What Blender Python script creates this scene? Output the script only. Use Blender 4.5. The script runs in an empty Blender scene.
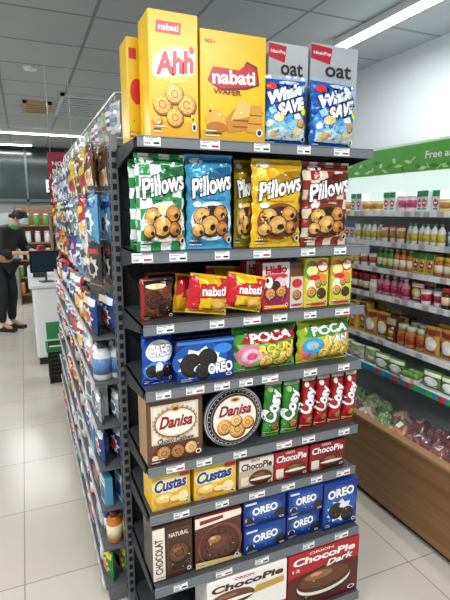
import bpy, bmesh, math, random
from mathutils import Vector
random.seed(11)
sc = bpy.context.scene
COL = sc.collection
PI = math.pi
FPX = 470.0
CAMH = 1.66          # everything is laid out above a floor at FZ and lifted by -FZ at the end
FZ = -.10
PIT = math.atan(90/470.0)
YAW = math.radians(22.95)
cP, sP, cY, sY = math.cos(PIT), math.sin(PIT), math.cos(YAW), math.sin(YAW)

def ray(u, v):
    a = u-225.0; b = 300.0-v
    F = FPX*cP+b*sP; Z = -FPX*sP+b*cP
    return (F*sY+a*cY, F*cY-a*sY, Z)
def onY(u, v, Y):
    r = ray(u, v); k = Y/r[1]; return (r[0]*k, Y, CAMH+r[2]*k)

# ------------------------------------------------------------ materials
def lin(c):
    c /= 255.0
    return c/12.92 if c <= 0.04045 else ((c+0.055)/1.055)**2.4
def hexc(h):
    return (lin(int(h[0:2], 16)), lin(int(h[2:4], 16)), lin(int(h[4:6], 16)), 1)
MC = {}
def mat(h, rough=.45, metal=0.0, emis=0.0, bump=0.0, var=.08, alpha=1.0, trans=0.0, scale=25):
    k = (h, rough, metal, emis, bump, var, alpha, trans, scale)
    if k in MC: return MC[k]
    m = bpy.data.materials.new('m_'+h); m.use_nodes = True
    nt = m.node_tree; b = nt.nodes['Principled BSDF']
    b.inputs['Roughness'].default_value = rough
    b.inputs['Metallic'].default_value = metal
    c = hexc(h)
    if emis:
        b.inputs['Base Color'].default_value = c
        b.inputs['Emission Color'].default_value = c
        b.inputs['Emission Strength'].default_value = emis
    else:
        tc = nt.nodes.new('ShaderNodeTexCoord')
        n = nt.nodes.new('ShaderNodeTexNoise'); n.inputs['Scale'].default_value = scale
        n.inputs['Detail'].default_value = 2
        nt.links.new(tc.outputs['Object'], n.inputs['Vector'])
        mx = nt.nodes.new('ShaderNodeMix'); mx.data_type = 'RGBA'
        mx.inputs[6].default_value = tuple(x*(1-var) for x in c[:3])+(1,)
        mx.inputs[7].default_value = tuple(min(1, x*(1+var)) for x in c[:3])+(1,)
        nt.links.new(n.outputs['Fac'], mx.inputs[0])
        nt.links.new(mx.outputs[2], b.inputs['Base Color'])
        if bump:
            bp = nt.nodes.new('ShaderNodeBump'); bp.inputs['Strength'].default_value = bump
            bp.inputs['Distance'].default_value = .008
            nt.links.new(n.outputs['Fac'], bp.inputs['Height'])
            nt.links.new(bp.outputs['Normal'], b.inputs['Normal'])
    b.inputs['Alpha'].default_value = alpha
    b.inputs['Transmission Weight'].default_value = trans
    MC[k] = m
    return m
def foil(h): return mat(h, .16, 0.12, 0, 1.0, .16, 1, 0, 34)
def card(h): return mat(h, .3, 0, 0, 0, .05)
FOILINK = False
def ink(h): return mat(h, .17, 0, 0, 1.0, .08, 1, 0, 34) if FOILINK else mat(h, .3, 0, 0, 0, .03)

def tilemat(name, c1, c2, grout, size, mort, rough, ox=0, oy=0, mul=.1):
    m = bpy.data.materials.new(name); m.use_nodes = True
    nt = m.node_tree; b = nt.nodes['Principled BSDF']
    tc = nt.nodes.new('ShaderNodeTexCoord'); mp = nt.nodes.new('ShaderNodeMapping')
    mp.inputs['Location'].default_value = (ox, oy, 0)
    nt.links.new(tc.outputs['Object'], mp.inputs['Vector'])
    br = nt.nodes.new('ShaderNodeTexBrick')
    br.offset = 0; br.squash = 1
    br.inputs['Scale'].default_value = 1
    br.inputs['Brick Width'].default_value = size
    br.inputs['Row Height'].default_value = size
    br.inputs['Mortar Size'].default_value = mort
    br.inputs['Mortar Smooth'].default_value = .1
    br.inputs['Color1'].default_value = hexc(c1); br.inputs['Color2'].default_value = hexc(c2)
    br.inputs['Mortar'].default_value = hexc(grout)
    nt.links.new(mp.outputs[0], br.inputs['Vector'])
    n = nt.nodes.new('ShaderNodeTexNoise'); n.inputs['Scale'].default_value = 3; n.inputs['Detail'].default_value = 6
    nt.links.new(tc.outputs['Object'], n.inputs['Vector'])
    mx = nt.nodes.new('ShaderNodeMix'); mx.data_type = 'RGBA'; mx.blend_type = 'MULTIPLY'
    mx.inputs[0].default_value = mul
    nt.links.new(br.outputs['Color'], mx.inputs[6]); nt.links.new(n.outputs['Color'], mx.inputs[7])
    nt.links.new(mx.outputs[2], b.inputs['Base Color'])
    b.inputs['Roughness'].default_value = rough
    return m
def woodmat(name, ca, cb):
    m = bpy.data.materials.new(name); m.use_nodes = True
    nt = m.node_tree; b = nt.nodes['Principled BSDF']
    tc = nt.nodes.new('ShaderNodeTexCoord'); mp = nt.nodes.new('ShaderNodeMapping')
    mp.inputs['Scale'].default_value = (1, .6, 12)
    nt.links.new(tc.outputs['Object'], mp.inputs['Vector'])
    n = nt.nodes.new('ShaderNodeTexNoise'); n.inputs['Scale'].default_value = 3; n.inputs['Detail'].default_value = 6
    nt.links.new(mp.outputs[0], n.inputs['Vector'])
    cr = nt.nodes.new('ShaderNodeValToRGB')
    cr.color_ramp.elements[0].position = .3; cr.color_ramp.elements[1].position = .7
    cr.color_ramp.elements[0].color = hexc(ca); cr.color_ramp.elements[1].color = hexc(cb)
    nt.links.new(n.outputs['Fac'], cr.inputs[0]); nt.links.new(cr.outputs[0], b.inputs['Base Color'])
    b.inputs['Roughness'].default_value = .45
    return m
def checkmat(c1, c2, scale):
    m = bpy.data.materials.new('check'); m.use_nodes = True
    nt = m.node_tree; b = nt.nodes['Principled BSDF']
    tc = nt.nodes.new('ShaderNodeTexCoord'); mp = nt.nodes.new('ShaderNodeMapping')
    mp.inputs['Scale'].default_value = (1, 0, 1); mp.inputs['Location'].default_value = (.003, .003, .003)
    ck = nt.nodes.new('ShaderNodeTexChecker'); ck.inputs['Scale'].default_value = scale
    ck.inputs['Color1'].default_value = hexc(c1); ck.inputs['Color2'].default_value = hexc(c2)
    nt.links.new(tc.outputs['Object'], mp.inputs['Vector']); nt.links.new(mp.outputs[0], ck.inputs['Vector'])
    nt.links.new(ck.outputs['Color'], b.inputs['Base Color']); b.inputs['Roughness'].default_value = .17
    n = nt.nodes.new('ShaderNodeTexNoise'); n.inputs['Scale'].default_value = 34
    nt.links.new(tc.outputs['Object'], n.inputs['Vector'])
    bp = nt.nodes.new('ShaderNodeBump'); bp.inputs['Strength'].default_value = 1.0; bp.inputs['Distance'].default_value = .008
    nt.links.new(n.outputs['Fac'], bp.inputs['Height']); nt.links.new(bp.outputs['Normal'], b.inputs['Normal'])
    return m
def vegmat(name, cols):
    m = bpy.data.materials.new(name); m.use_nodes = True
    nt = m.node_tree; b = nt.nodes['Principled BSDF']
    tc = nt.nodes.new('ShaderNodeTexCoord')
    vo = nt.nodes.new('ShaderNodeTexVoronoi'); vo.inputs['Scale'].default_value = 26
    nt.links.new(tc.outputs['Object'], vo.inputs['Vector'])
    sx = nt.nodes.new('ShaderNodeSeparateColor'); nt.links.new(vo.outputs['Color'], sx.inputs[0])
    cr = nt.nodes.new('ShaderNodeValToRGB'); cr.color_ramp.elements[0].color = hexc(cols[0]); cr.color_ramp.elements[1].color = hexc(cols[-1])
    for i, c in enumerate(cols[1:-1]):
        e = cr.color_ramp.elements.new((i+1)/(len(cols)-1)); e.color = hexc(c)
    nt.links.new(sx.outputs[0], cr.inputs[0]); nt.links.new(cr.outputs[0], b.inputs['Base Color'])
    bp = nt.nodes.new('ShaderNodeBump'); bp.inputs['Strength'].default_value = 1; bp.inputs['Distance'].default_value = .01
    nt.links.new(vo.outputs['Distance'], bp.inputs['Height']); nt.links.new(bp.outputs['Normal'], b.inputs['Normal'])
    b.inputs['Roughness'].default_value = .25; b.inputs['Coat Weight'].default_value = .8; b.inputs['Coat Roughness'].default_value = .1
    return m

# ------------------------------------------------------------ mesh builder
class MB:
    def __init__(s):
        s.v = []; s.f = []; s.mi = []; s.mats = []; s.sm = []
    def slot(s, m):
        if m not in s.mats: s.mats.append(m)
        return s.mats.index(m)
    def add(s, vs, fs, m, smooth=False):
        o = len(s.v); i = s.slot(m)
        s.v += [tuple(p) for p in vs]
        for f in fs:
            s.f.append(tuple(o+k for k in f)); s.mi.append(i); s.sm.append(smooth)
        return s
    def box(s, x0, x1, y0, y1, z0, z1, m):
        vs = [(x0,y0,z0),(x1,y0,z0),(x1,y1,z0),(x0,y1,z0),(x0,y0,z1),(x1,y0,z1),(x1,y1,z1),(x0,y1,z1)]
        fs = [(0,3,2,1),(4,5,6,7),(0,1,5,4),(1,2,6,5),(2,3,7,6),(3,0,4,7)]
        return s.add(vs, fs, m)
    def lathe(s, prof, m, cx=0, cy=0, cz=0, seg=20, axis='z', smooth=True):
        vs = []; fs = []
        for (r, z) in prof:
            for k in range(seg):
                a = 2*PI*k/seg
                if axis == 'z': vs.append((cx+r*math.cos(a), cy+r*math.sin(a), cz+z))
                else: vs.append((cx+r*math.cos(a), cy-z, cz+r*math.sin(a)))
        n = len(prof)
        for j in range(n-1):
            for k in range(seg):
                k2 = (k+1) % seg
                fs.append((j*seg+k, j*seg+k2, (j+1)*seg+k2, (j+1)*seg+k))
        fs.append(tuple(range(seg-1, -1, -1))); fs.append(tuple((n-1)*seg+k for k in range(seg)))
        return s.add(vs, fs, m, smooth)
    def tube(s, pts, r, m, seg=8):
        P = [Vector(p) for p in pts]; vs = []; fs = []
        for i, p in enumerate(P):
            d = (P[min(i+1, len(P)-1)]-P[max(i-1, 0)]).normalized()
            up = Vector((0, 0, 1)) if abs(d.z) < .9 else Vector((1, 0, 0))
            a = d.cross(up).normalized(); b = d.cross(a).normalized()
            for k in range(seg):
                t = 2*PI*k/seg; vs.append(p+a*math.cos(t)*r+b*math.sin(t)*r)
        for i in range(len(P)-1):
            for k in range(seg):
                k2 = (k+1) % seg; fs.append((i*seg+k, i*seg+k2, (i+1)*seg+k2, (i+1)*seg+k))
        fs.append(tuple(range(seg))); fs.append(tuple((len(P)-1)*seg+k for k in range(seg-1, -1, -1)))
        return s.add(vs, fs, m, True)
    def prism(s, poly, x0, x1, m):
        n = len(poly)
        vs = [(x0, y, z) for y, z in poly]+[(x1, y, z) for y, z in poly]
        fs = [tuple(range(n)), tuple(range(2*n-1, n-1, -1))]+[(i, i+n, (i+1) % n+n, (i+1) % n) for i in range(n)]
        return s.add(vs, fs, m)
    def build(s, name, parent=None, loc=None, rz=0, label=None, cat=None, group=None, kind=None, bevel=0):
        me = bpy.data.meshes.new(name); me.from_pydata(s.v, [], s.f)
        for m in s.mats: me.materials.append(m)
        me.polygons.foreach_set('material_index', s.mi); me.polygons.foreach_set('use_smooth', s.sm)
        me.update()
        o = bpy.data.objects.new(name, me); COL.objects.link(o)
        if parent: o.parent = parent
        if loc: o.location = loc
        o.rotation_euler = (0, 0, rz)
        tag(o, label, cat, group, kind)
        if bevel:
            b = o.modifiers.new('bevel', 'BEVEL'); b.width = bevel; b.segments = 2; b.limit_method = 'ANGLE'
        return o
def tag(o, label=None, cat=None, group=None, kind=None):
    if label: o['label'] = label
    if cat: o['category'] = cat
    if group: o['group'] = group
    if kind: o['kind'] = kind
    return o
def thing(name, label, cat, loc=(0,0,0), rz=0, group=None):
    o = bpy.data.objects.new(name, None); COL.objects.link(o); o.empty_display_size = .05
    o.location = loc; o.rotation_euler = (0, 0, rz)
    return tag(o, label, cat, group)
def dup(root, loc, rz=None, label=None, group=None):
    r = root.copy(); COL.objects.link(r); r.location = loc
    if rz is not None: r.rotation_euler = (0, 0, rz)
    if label: r['label'] = label
    if group: r['group'] = group
    for ch in list(root.children):
        c = ch.copy(); COL.objects.link(c); c.parent = r
        for g in list(ch.children):
            d = g.copy(); COL.objects.link(d); d.parent = c
    return r
ORD = ['first','second','third','fourth','fifth','sixth','seventh','eighth','ninth','tenth','eleventh','twelfth','thirteenth','fourteenth','fifteenth','sixteenth','seventeenth','eighteenth','nineteenth','twentieth','twenty-first','twenty-second','twenty-third','twenty-fourth','twenty-fifth','twenty-sixth','twenty-seventh','twenty-eighth']

# ------------------------------------------------------------ text geometry
TC = {}
def tgeo(s, off, shear=0.0, cut=False):
    k = (s, off, shear, cut)
    if k in TC: return TC[k]
    cu = bpy.data.curves.new('t', 'FONT'); cu.body = s; cu.resolution_u = 3
    cu.offset = off; cu.shear = shear
    ob = bpy.data.objects.new('t', cu); COL.objects.link(ob)
    dg = bpy.context.evaluated_depsgraph_get()
    me = bpy.data.meshes.new_from_object(ob.evaluated_get(dg))
    if cut:
        bm = bmesh.new(); bm.from_mesh(me)
        xs = [v.co.x for v in bm.verts]; ys = [v.co.y for v in bm.verts]
        nx = int(len(s)*3.5)+2; ny = 7
        for i in range(1, nx):
            bmesh.ops.bisect_plane(bm, geom=bm.verts[:]+bm.edges[:]+bm.faces[:], plane_co=(min(xs)+(max(xs)-min(xs))*i/nx, 0, 0), plane_no=(1, 0, 0))
        for i in range(1, ny):
            bmesh.ops.bisect_plane(bm, geom=bm.verts[:]+bm.edges[:]+bm.faces[:], plane_co=(0, min(ys)+(max(ys)-min(ys))*i/ny, 0), plane_no=(0, 1, 0))
        bm.to_mesh(me); bm.free()
    vs = [(v.co.x, v.co.y) for v in me.vertices]; fs = [tuple(p.vertices) for p in me.polygons]
    bpy.data.objects.remove(ob); bpy.data.curves.remove(cu); bpy.data.meshes.remove(me)
    TC[k] = (vs, fs); return TC[k]

def R(x0, x1, z0, z1, c): return ('R', x0, x1, z0, z1, c)
def E(cx, cz, rx, rz, c): return ('E', cx, cz, rx, rz, c)
def C(cx, cz, r, a='b9803f', b='5a2f16'): return ('C', cx, cz, r, a, b)
def S(cx, cz, rx, rz, n, c): return ('S', cx, cz, rx, rz, n, c)
def G(pts, c): return ('G', pts, c)
def T(s, cx, cz, w, h, c, out=None, rot=0, shear=0, bold=.02): return ('T', s, cx, cz, w, h, c, out, rot, shear, bold)
def tint(h, k):
    return '%02x%02x%02x' % tuple(max(0, min(255, int(int(h[i:i+2], 16)*k))) for i in (0, 2, 4))
def fine(seed, c='f4f0e6', d='3a2a20'):
    r = random.Random(seed); o = []
    for i in range(3):
        z = .045+i*.022; o.append(R(-.44, -.44+r.uniform(.12, .26), z, z+.009, d if i % 2 else c))
    o.append(E(.4, .1, .055, .04, c)); o.append(E(.4, .1, .035, .026, d))
    for i in range(5):
        o.append(E(r.uniform(-.42, .42), r.uniform(.12, .46), .016, .011, r.choice([c, d, 'd9a860'])))
    return o

def decals(ops, w, h, proj, parent, fo=False):
    global FOILINK
    FOILINK = fo
    L = {'printed_design': MB(), 'picture': MB(), 'lettering': MB()}
    k = 0
    for op in ops:
        k += 1; off = .00022*k+.0003
        P = lambda x, z, e=0: (x, proj(x, z)-off-e, z)
        t = op[0]
        if t == 'R':
            _, x0, x1, z0, z1, c = op; n = 8 if (x1-x0)*(z1-z0) > .03 or (x1-x0) > .3 else 3
            if fo: x0 = max(x0, -.47); x1 = min(x1, .47)
            if fo and n == 8: n = 14
            vs = [P((x0+(x1-x0)*i/n)*w, (z0+(z1-z0)*j/n)*h) for j in range(n+1) for i in range(n+1)]
            fs = [(j*(n+1)+i, j*(n+1)+i+1, (j+1)*(n+1)+i+1, (j+1)*(n+1)+i) for j in range(n) for i in range(n)]
            L['printed_design'].add(vs, fs, ink(c), True)
        elif t in 'GES':
            if t == 'G':
                _, pts, c = op; cx = sum(p[0] for p in pts)/len(pts); cz = sum(p[1] for p in pts)/len(pts)
                out = []
                for i in range(len(pts)):
                    a, b = pts[i], pts[(i+1) % len(pts)]
                    for q in range(4): out.append((a[0]+(b[0]-a[0])*q/4, a[1]+(b[1]-a[1])*q/4))
            else:
                if t == 'E': _, cx, cz, rx, rz, c = op; n = 28 if rx > .06 else 10
                else: _, cx, cz, rx, rz, n, c = op; n *= 2
                out = [(cx+rx*((.72 if i % 2 else 1) if t == 'S' else 1)*math.cos(2*PI*i/n), cz+rz*((.72 if i % 2 else 1) if t == 'S' else 1)*math.sin(2*PI*i/n)) for i in range(n)]
            n = len(out); rg = (8 if fo else 3) if n > 10 else 2
            vs = [P(cx*w, cz*h)]
            for q in range(1, rg+1): vs += [P((cx+(x-cx)*q/rg)*w, (cz+(z-cz)*q/rg)*h) for x, z in out]
            fs = [(0, 1+i, 1+(i+1) % n) for i in range(n)]
            for q in range(rg-1):
                fs += [(1+q*n+i, 1+(q+1)*n+i, 1+(q+1)*n+(i+1) % n, 1+q*n+(i+1) % n) for i in range(n)]
            L['printed_design'].add(vs, fs, ink(c), True)
        elif t == 'C':
            _, cx, cz, r, a_, b_ = op; r = r*w
            def disc(x, z, q, c, e, n=18, rg=3):
                vs = [P(x, z, e)]
                for qq in range(1, rg+1):
                    for i in range(n):
                        a = 2*PI*i/n; vs.append(P(x+q*qq/rg*math.cos(a), z+q*qq/rg*math.sin(a), e))
                fs = [(0, 1+i, 1+(i+1) % n) for i in range(n)]
                for qq in range(rg-1): fs += [(1+qq*n+i, 1+(qq+1)*n+i, 1+(qq+1)*n+(i+1) % n, 1+qq*n+(i+1) % n) for i in range(n)]
                L['picture'].add(vs, fs, ink(c), True)
            disc(cx*w+r*.05, cz*h-r*.1, r, tint(b_, .6), 0); disc(cx*w, cz*h, r*.97, b_, .0001); disc(cx*w-r*.05, cz*h+r*.06, r*.88, a_, .0002)
            disc(cx*w-r*.15, cz*h+r*.18, r*.62, tint(a_, 1.14), .0003)
            disc(cx*w, cz*h, r*.42, b_, .0004, 12, 2); disc(cx*w, cz*h, r*.32, a_, .0005, 12, 2)
            for i in range(9):
                a = i*PI*2/9; disc(cx*w+r*.7*math.cos(a), cz*h+r*.7*math.sin(a), r*.07, b_, .0005, 6, 1)
        elif t == 'T':
            _, s, cx, cz, tw, th, c, out, rot, shear, bold = op
            vs, fs = tgeo(s, bold, shear, fo)
            if not vs: continue
            xs = [p[0] for p in vs]; ys = [p[1] for p in vs]
            x0, x1, y0, y1 = min(xs), max(xs), min(ys), max(ys)
            cr, sr = math.cos(rot), math.sin(rot)
            def put(vs, fs, c, e):
                o = []
                for (x, y) in vs:
                    X = ((x-x0)/(x1-x0)-.5)*tw*w; Z = ((y-y0)/(y1-y0)-.5)*th*h
                    o.append(P(cx*w+X*cr-Z*sr, cz*h+X*sr+Z*cr, e))
                L['lettering'].add(o, fs, ink(c))
            if out:
                v2, f2 = tgeo(s, bold+.045, shear, fo); put(v2, f2, out, .0002)
            put(vs, fs, c, .0007)
    for nme, mb in L.items():
        if mb.v: mb.build(nme, parent)
    FOILINK = False

def bulge(x, z, w, h, t, sd=0.0, amp=1.0):
    u = min(1, abs(2*x/w)); q = min(1, max(0, z/h))
    s = max(0, 1-u**2.6)**.65
    qq = (q-.055)/.89
    if qq <= 0 or qq >= 1: return .0012+.0006*math.sin(z*900)
    vp = math.sin(PI*qq)**.45
    ed = 1.6*abs(q-.5)+.25
    wr = amp*(.002*math.sin(x*70+sd+6*q)*math.sin(z*45+sd*2)+.0018*math.sin(x*150+z*60*math.sin(sd)+sd)*ed+.0014*math.sin(z*110+x*60+sd*3)*ed)
    return .0012+max(0, t/2*s*vp+wr*min(1, s*1.3)*min(1, vp*1.2))
def pouch_mesh(w, h, t, m, sd=0.0, seal=None, nx=26, nz=36, amp=1.0):
    mb = MB(); seal = seal or m
    for sgn in (-1, 1):
        vs = []
        for j in range(nz+1):
            z = h*j/nz
            for i in range(nx+1):
                x = -w/2+w*i/nx
                pinch = 1-.05*math.sin(PI*min(1, max(0, z/h)))+.012*amp*math.sin(z*130+sd)
                vs.append((x*pinch if abs(x) > .4*w else x, sgn*bulge(x, z, w, h, t, sd, amp), z))
        fs = []; f2 = []
        for j in range(nz):
            for i in range(nx):
                f = (j*(nx+1)+i, j*(nx+1)+i+1, (j+1)*(nx+1)+i+1, (j+1)*(nx+1)+i)
                if sgn > 0: f = f[::-1]
                (f2 if (j < 1 or j >= nz-2) else fs).append(f)
        mb.add(vs, fs, m, True)
        mb.add(vs, f2, seal, True)
    return mb
def pouch(name, label, cat, w, h, t, m, ops, loc, rz=0, group=None, seal=None, rx=0, small=False, ry=0, amp=1.0):
    sd = random.random()*6
    o = (pouch_mesh(w, h, t, m, sd, seal, 10, 12, amp) if small else pouch_mesh(w, h, t, m, sd, seal, amp=amp)).build(name, None, loc, rz, label, cat, group)
    o.rotation_euler = (rx, ry, rz)
    decals(ops, w, h, lambda x, z: -bulge(x, z, w, h, t, sd, amp)-.0007, o, not small)
    return o
def carton(name, label, cat, w, h, d, m, ops, loc, rz=0, group=None):
    mb = MB().box(-w/2, w/2, 0, d, 0, h, m)
    o = mb.build(name, None, loc, rz, label, cat, group, bevel=.0015)
    decals(ops, w, h, lambda x, z: -.0002, o)
    MB().box(-w/2+.002, w/2-.002, d*.48, d*.5, h, h+.0006, ink('c9c2b0')).build('flap_seam', o)
    return o

# ------------------------------------------------------------ end-cap shelves
SH = {1: 1.886, 2: 1.523, 3: 1.28, 4: 1.046, 5: .76, 6: .57, 7: .307, 8: .0}
LIP = {1: 1.5, 2: 1.49, 3: 1.5, 4: 1.5, 5: 1.5, 6: 1.5, 7: 1.455, 8: 1.43}
XL, XR, YB = .342, 1.250, 1.87
dark = mat('484b4e', .45, .3, 0, 0, .06); dark2 = mat('2c2f32', .5, .3)
railm = mat('777c80', .3, .1); slotm = mat('101112', .8)
unit = thing('display_shelf', 'dark grey metal end-cap display shelf unit with eight tiers facing the camera', 'shelf unit', (0, 0, 0))
bp = MB().box(XL, XR, YB, YB+.02, FZ+.02, 1.90, dark2)
for i in range(30):
    z = .2+i*.056
    for j in range(20):
        x = XL+.03+j*.0445
        bp.box(x, x+.012, YB-.001, YB, z, z+.006, slotm)
bp.build('back_panel', unit)
for x in (XL-.028, XR):
    p = MB().box(x, x+.028, YB-.03, YB+.03, FZ, 1.93, mat('75797c', .4, .4))
    for i in range(49):
        z = -.02+i*.039
        p.box(x-.0008, x, YB-.008, YB+.008, z, z+.022, slotm)
        p.box(x+.006, x+.022, YB-.0308, YB-.03, z, z+.022, slotm)
    p.build('upright_post', unit)
MB().box(XL, XR, 1.46, YB+.02, FZ, -.035, dark2).build('base_plinth', unit)
for k in range(1, 9):
    z = SH[k]; y0 = LIP[k]
    s = MB().box(XL, XR, y0+.004, YB-.001, z-.012, z-.001, dark)
    s.box(XL, XR, y0+.004, y0+.014, z-.032, z-.002, dark)
    s.box(XL, XL+.003, y0+.006, YB-.004, z-.03, z-.001, dark); s.box(XR-.003, XR, y0+.006, YB-.004, z-.03, z-.001, dark)
    so = s.build('shelf', unit)
    r = MB().box(XL, XR, y0, y0+.004, z-.033, z+.001, railm)
    r.box(XL, XR, y0-.004, y0, z-.033, z-.030, railm); r.box(XL, XR, y0-.003, y0, z-.002, z+.001, railm)
    r.build('price_rail', so)
    if k < 8:
        for x in (XL-.006, XR+.001):
            MB().prism([(YB-.028, z-.006), (YB-.028, z-.075), (YB-.06, z-.075), (y0+.03, z-.03), (y0+.03, z-.006)], x, x+.005, dark2).build('bracket', so)
NAMES = {1: 'topmost', 2: 'second', 3: 'third', 4: 'fourth', 5: 'fifth', 6: 'sixth', 7: 'seventh'}
TAGS = {1: [152, 210, 262, 304, 342], 2: [142, 178, 222, 262, 308, 340], 3: [165, 217, 252, 280, 310, 342], 4: [163, 195, 222, 246, 270, 310, 343],
        5: [175, 204, 240, 284, 308, 343], 6: [181, 222, 257, 288, 316, 342], 7: [180, 224, 262, 308, 340]}
white = mat('f4f5f4', .5, 0, 0, 0, .02)
tproto = {}
for k, us in TAGS.items():
    for i, u in enumerate(us):
        vv = {1: 140, 2: 250, 3: 316, 4: 378, 5: 448, 6: 492, 7: 560}[k]
        x = onY(u, vv, LIP[k])[0]
        loc = (x, LIP[k]-.001, SH[k]-.029)
        lb = '%s price tag from the left on the %s shelf edge of the end-cap' % (ORD[i], NAMES[k])
        v_ = (i+k) % 3
        if v_ not in tproto:
            hw = [.030, .027, .034][v_]
            o = MB().box(-hw, hw, -.0015, 0, 0, .030, white).build('price_tag', None, loc, 0, lb, 'price tag', 'white price tags on the end-cap')
            pr = MB(); bk = ink('26282b')
            for j in range(9):
                xx = -hw+.003+j*.0022; pr.box(xx, xx+(.0012 if (j+v_) % 3 else .0007), -.0019, -.0015, .004, .012, bk)
            pr.box(-hw+.003, hw-.008, -.0019, -.0015, .0235, .0255, bk); pr.box(-hw+.003, .004, -.0019, -.0015, .018, .0195, bk)
            pr.box(.004, hw-.004, -.0019, -.0015, .005, .0115, ink(['26282b', '26282b', 'b8242c'][v_]))
            pr.build('printed_bars', o); tproto[v_] = o
        else: dup(tproto[v_], loc, 0, lb)

# ------------------------------------------------------------ end-cap goods
def geom(u0, u1, vt, k, Y, lim=True):
    vm = vt+35
    x0 = max(XL+.002, onY(u0, vm, Y)[0]) if k > 1 or u0 > 140 else onY(u0, vm, Y)[0]
    x1 = min(onY(u1, vm, Y)[0], XR+.01); um = (u0+u1)/2
    h = onY(um, vt, Y)[2]-SH[k]
    if k > 1: h = min(h, SH[k-1]-.04-SH[k])
    return (x0+x1)/2, x1-x0-.002, h
def PB(kind, name, label, cat, u0, u1, vt, k, Y, m, ops, t=.055, d=.12, rz=0, group=None, seal=None, rx=0, hh=None, ry=0, amp=1.0):
    xc, w, h = geom(u0, u1, vt, k, Y)
    if hh: h = hh
    ops = list(ops)+fine(int(u0*7+vt))
    if kind == 'p': return pouch(name, label, cat, w, h, t, m, ops, (xc, Y+t/2, SH[k]+.001+abs(math.sin(ry))*w*.45), rz, group, seal, rx, False, ry, amp)
    return carton(name, label, cat, w, h, d, m, ops, (xc, Y, SH[k]+.001), rz, group)

Ye = 'f2c513'
ahh = [R(-.5,.5,0,.14,'e5a90f'), E(0,.6,.42,.15,'f8dc4a'), G([(-.36,.83),(.14,.83),(.16,.92),(-.34,.92)],'c81f25'),
       T('nabati',-.1,.875,.4,.05,'ffffff'), S(0,.6,.48,.17,11,'fbe36a'), G([(-.44,.5),(-.3,.47),(.1,.52),(.42,.56),(.44,.7),(.1,.73),(-.2,.69),(-.42,.63)],'fff6c8'),
       T('Ahh',0,.61,.8,.18,'d2232a','ffffff',.12,.2,.04), E(.36,.72,.05,.03,'d2232a'),
       C(-.25,.27,.2,'e8b657','a9661f'), C(.25,.28,.2,'e8b657','a9661f'), C(0,.36,.19,'edc068','a9661f'), C(0,.17,.18,'e8b657','a9661f'), C(-.36,.14,.1,'e8b657','a9661f')]
PB('c','biscuit_carton','tall yellow carton with red lettering and golden cookie rolls on the top shelf','biscuit carton',148,198,12,1,1.53,card(Ye),ahh,d=.13)
PB('c','biscuit_carton','plain-sided yellow carton tucked behind the cookie-roll carton at the top left','biscuit carton',127,150,38,1,1.70,card('eec21a'),
   [R(-.5,.5,0,.12,'d99d12'), R(-.42,-.1,.8,.9,'c81f25'), E(-.1,.5,.3,.12,'d2232a')],d=.12)
nab = [R(-.5,.5,0,.1,'e0a70f'), T('NO.1',-.36,.9,.14,.035,'b02020'), G([(-.38,.54),(-.3,.66),(.1,.66),(.2,.76),(.36,.72),(.4,.55),(.2,.5),(-.2,.47)],'7c1518'),
       G([(-.4,.55),(-.32,.68),(.08,.67),(.2,.74),(.34,.7),(.38,.56),(.18,.52),(-.2,.49)],'c3202a'), T('nabati',0,.6,.66,.13,'ffffff',None,.05,0,.03), T('WAFER',-.1,.46,.42,.05,'8c1c1c'),
       G([(-.1,.08),(.38,.14),(.47,.3),(.1,.38),(-.12,.22)],'c98a2f'), G([(-.05,.2),(.42,.28),(.46,.34),(.08,.4)],'edc268'), R(-.02,.4,.14,.155,'8d561b'), R(-.02,.42,.2,.215,'8d561b'),
       E(-.28,.2,.16,.09,'e7b145'), E(-.26,.13,.16,.05,'b9771f'), G([(.2,.1),(.46,.1),(.44,.36),(.26,.36)],'d79d3e'), R(.22,.44,.18,.19,'8d561b'), R(.24,.43,.26,.27,'8d561b')]
PB('c','wafer_carton','wide yellow wafer carton with red name patch and wafer picture on the top shelf','wafer carton',200,266,33,1,1.53,card(Ye),nab,d=.17)
oat = [G([(-.5,.86),(-.1,.82),(-.06,.97),(-.5,.99)],'c9283a'), T('NissinPop',-.27,.91,.36,.04,'ffffff'), T('oat',.08,.765,.56,.12,'3c3532',None,0,0,.02), T('choco',.1,.66,.34,.06,'8a5a33'), E(0,.3,.36,.2,'d9b27a'), C(-.1,.3,.2), C(.2,.25,.18)]
PB('c','oat_biscuit_box','pale grey oat biscuit box, the left of two behind the blue bags','biscuit box',268,308,44,1,1.61,card('c6cacd'),oat,d=.1)
PB('c','oat_biscuit_box','pale grey oat biscuit box, the right of two behind the blue bags','biscuit box',310,357,46,1,1.61,card('bec2c6'),oat,d=.1)
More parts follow.
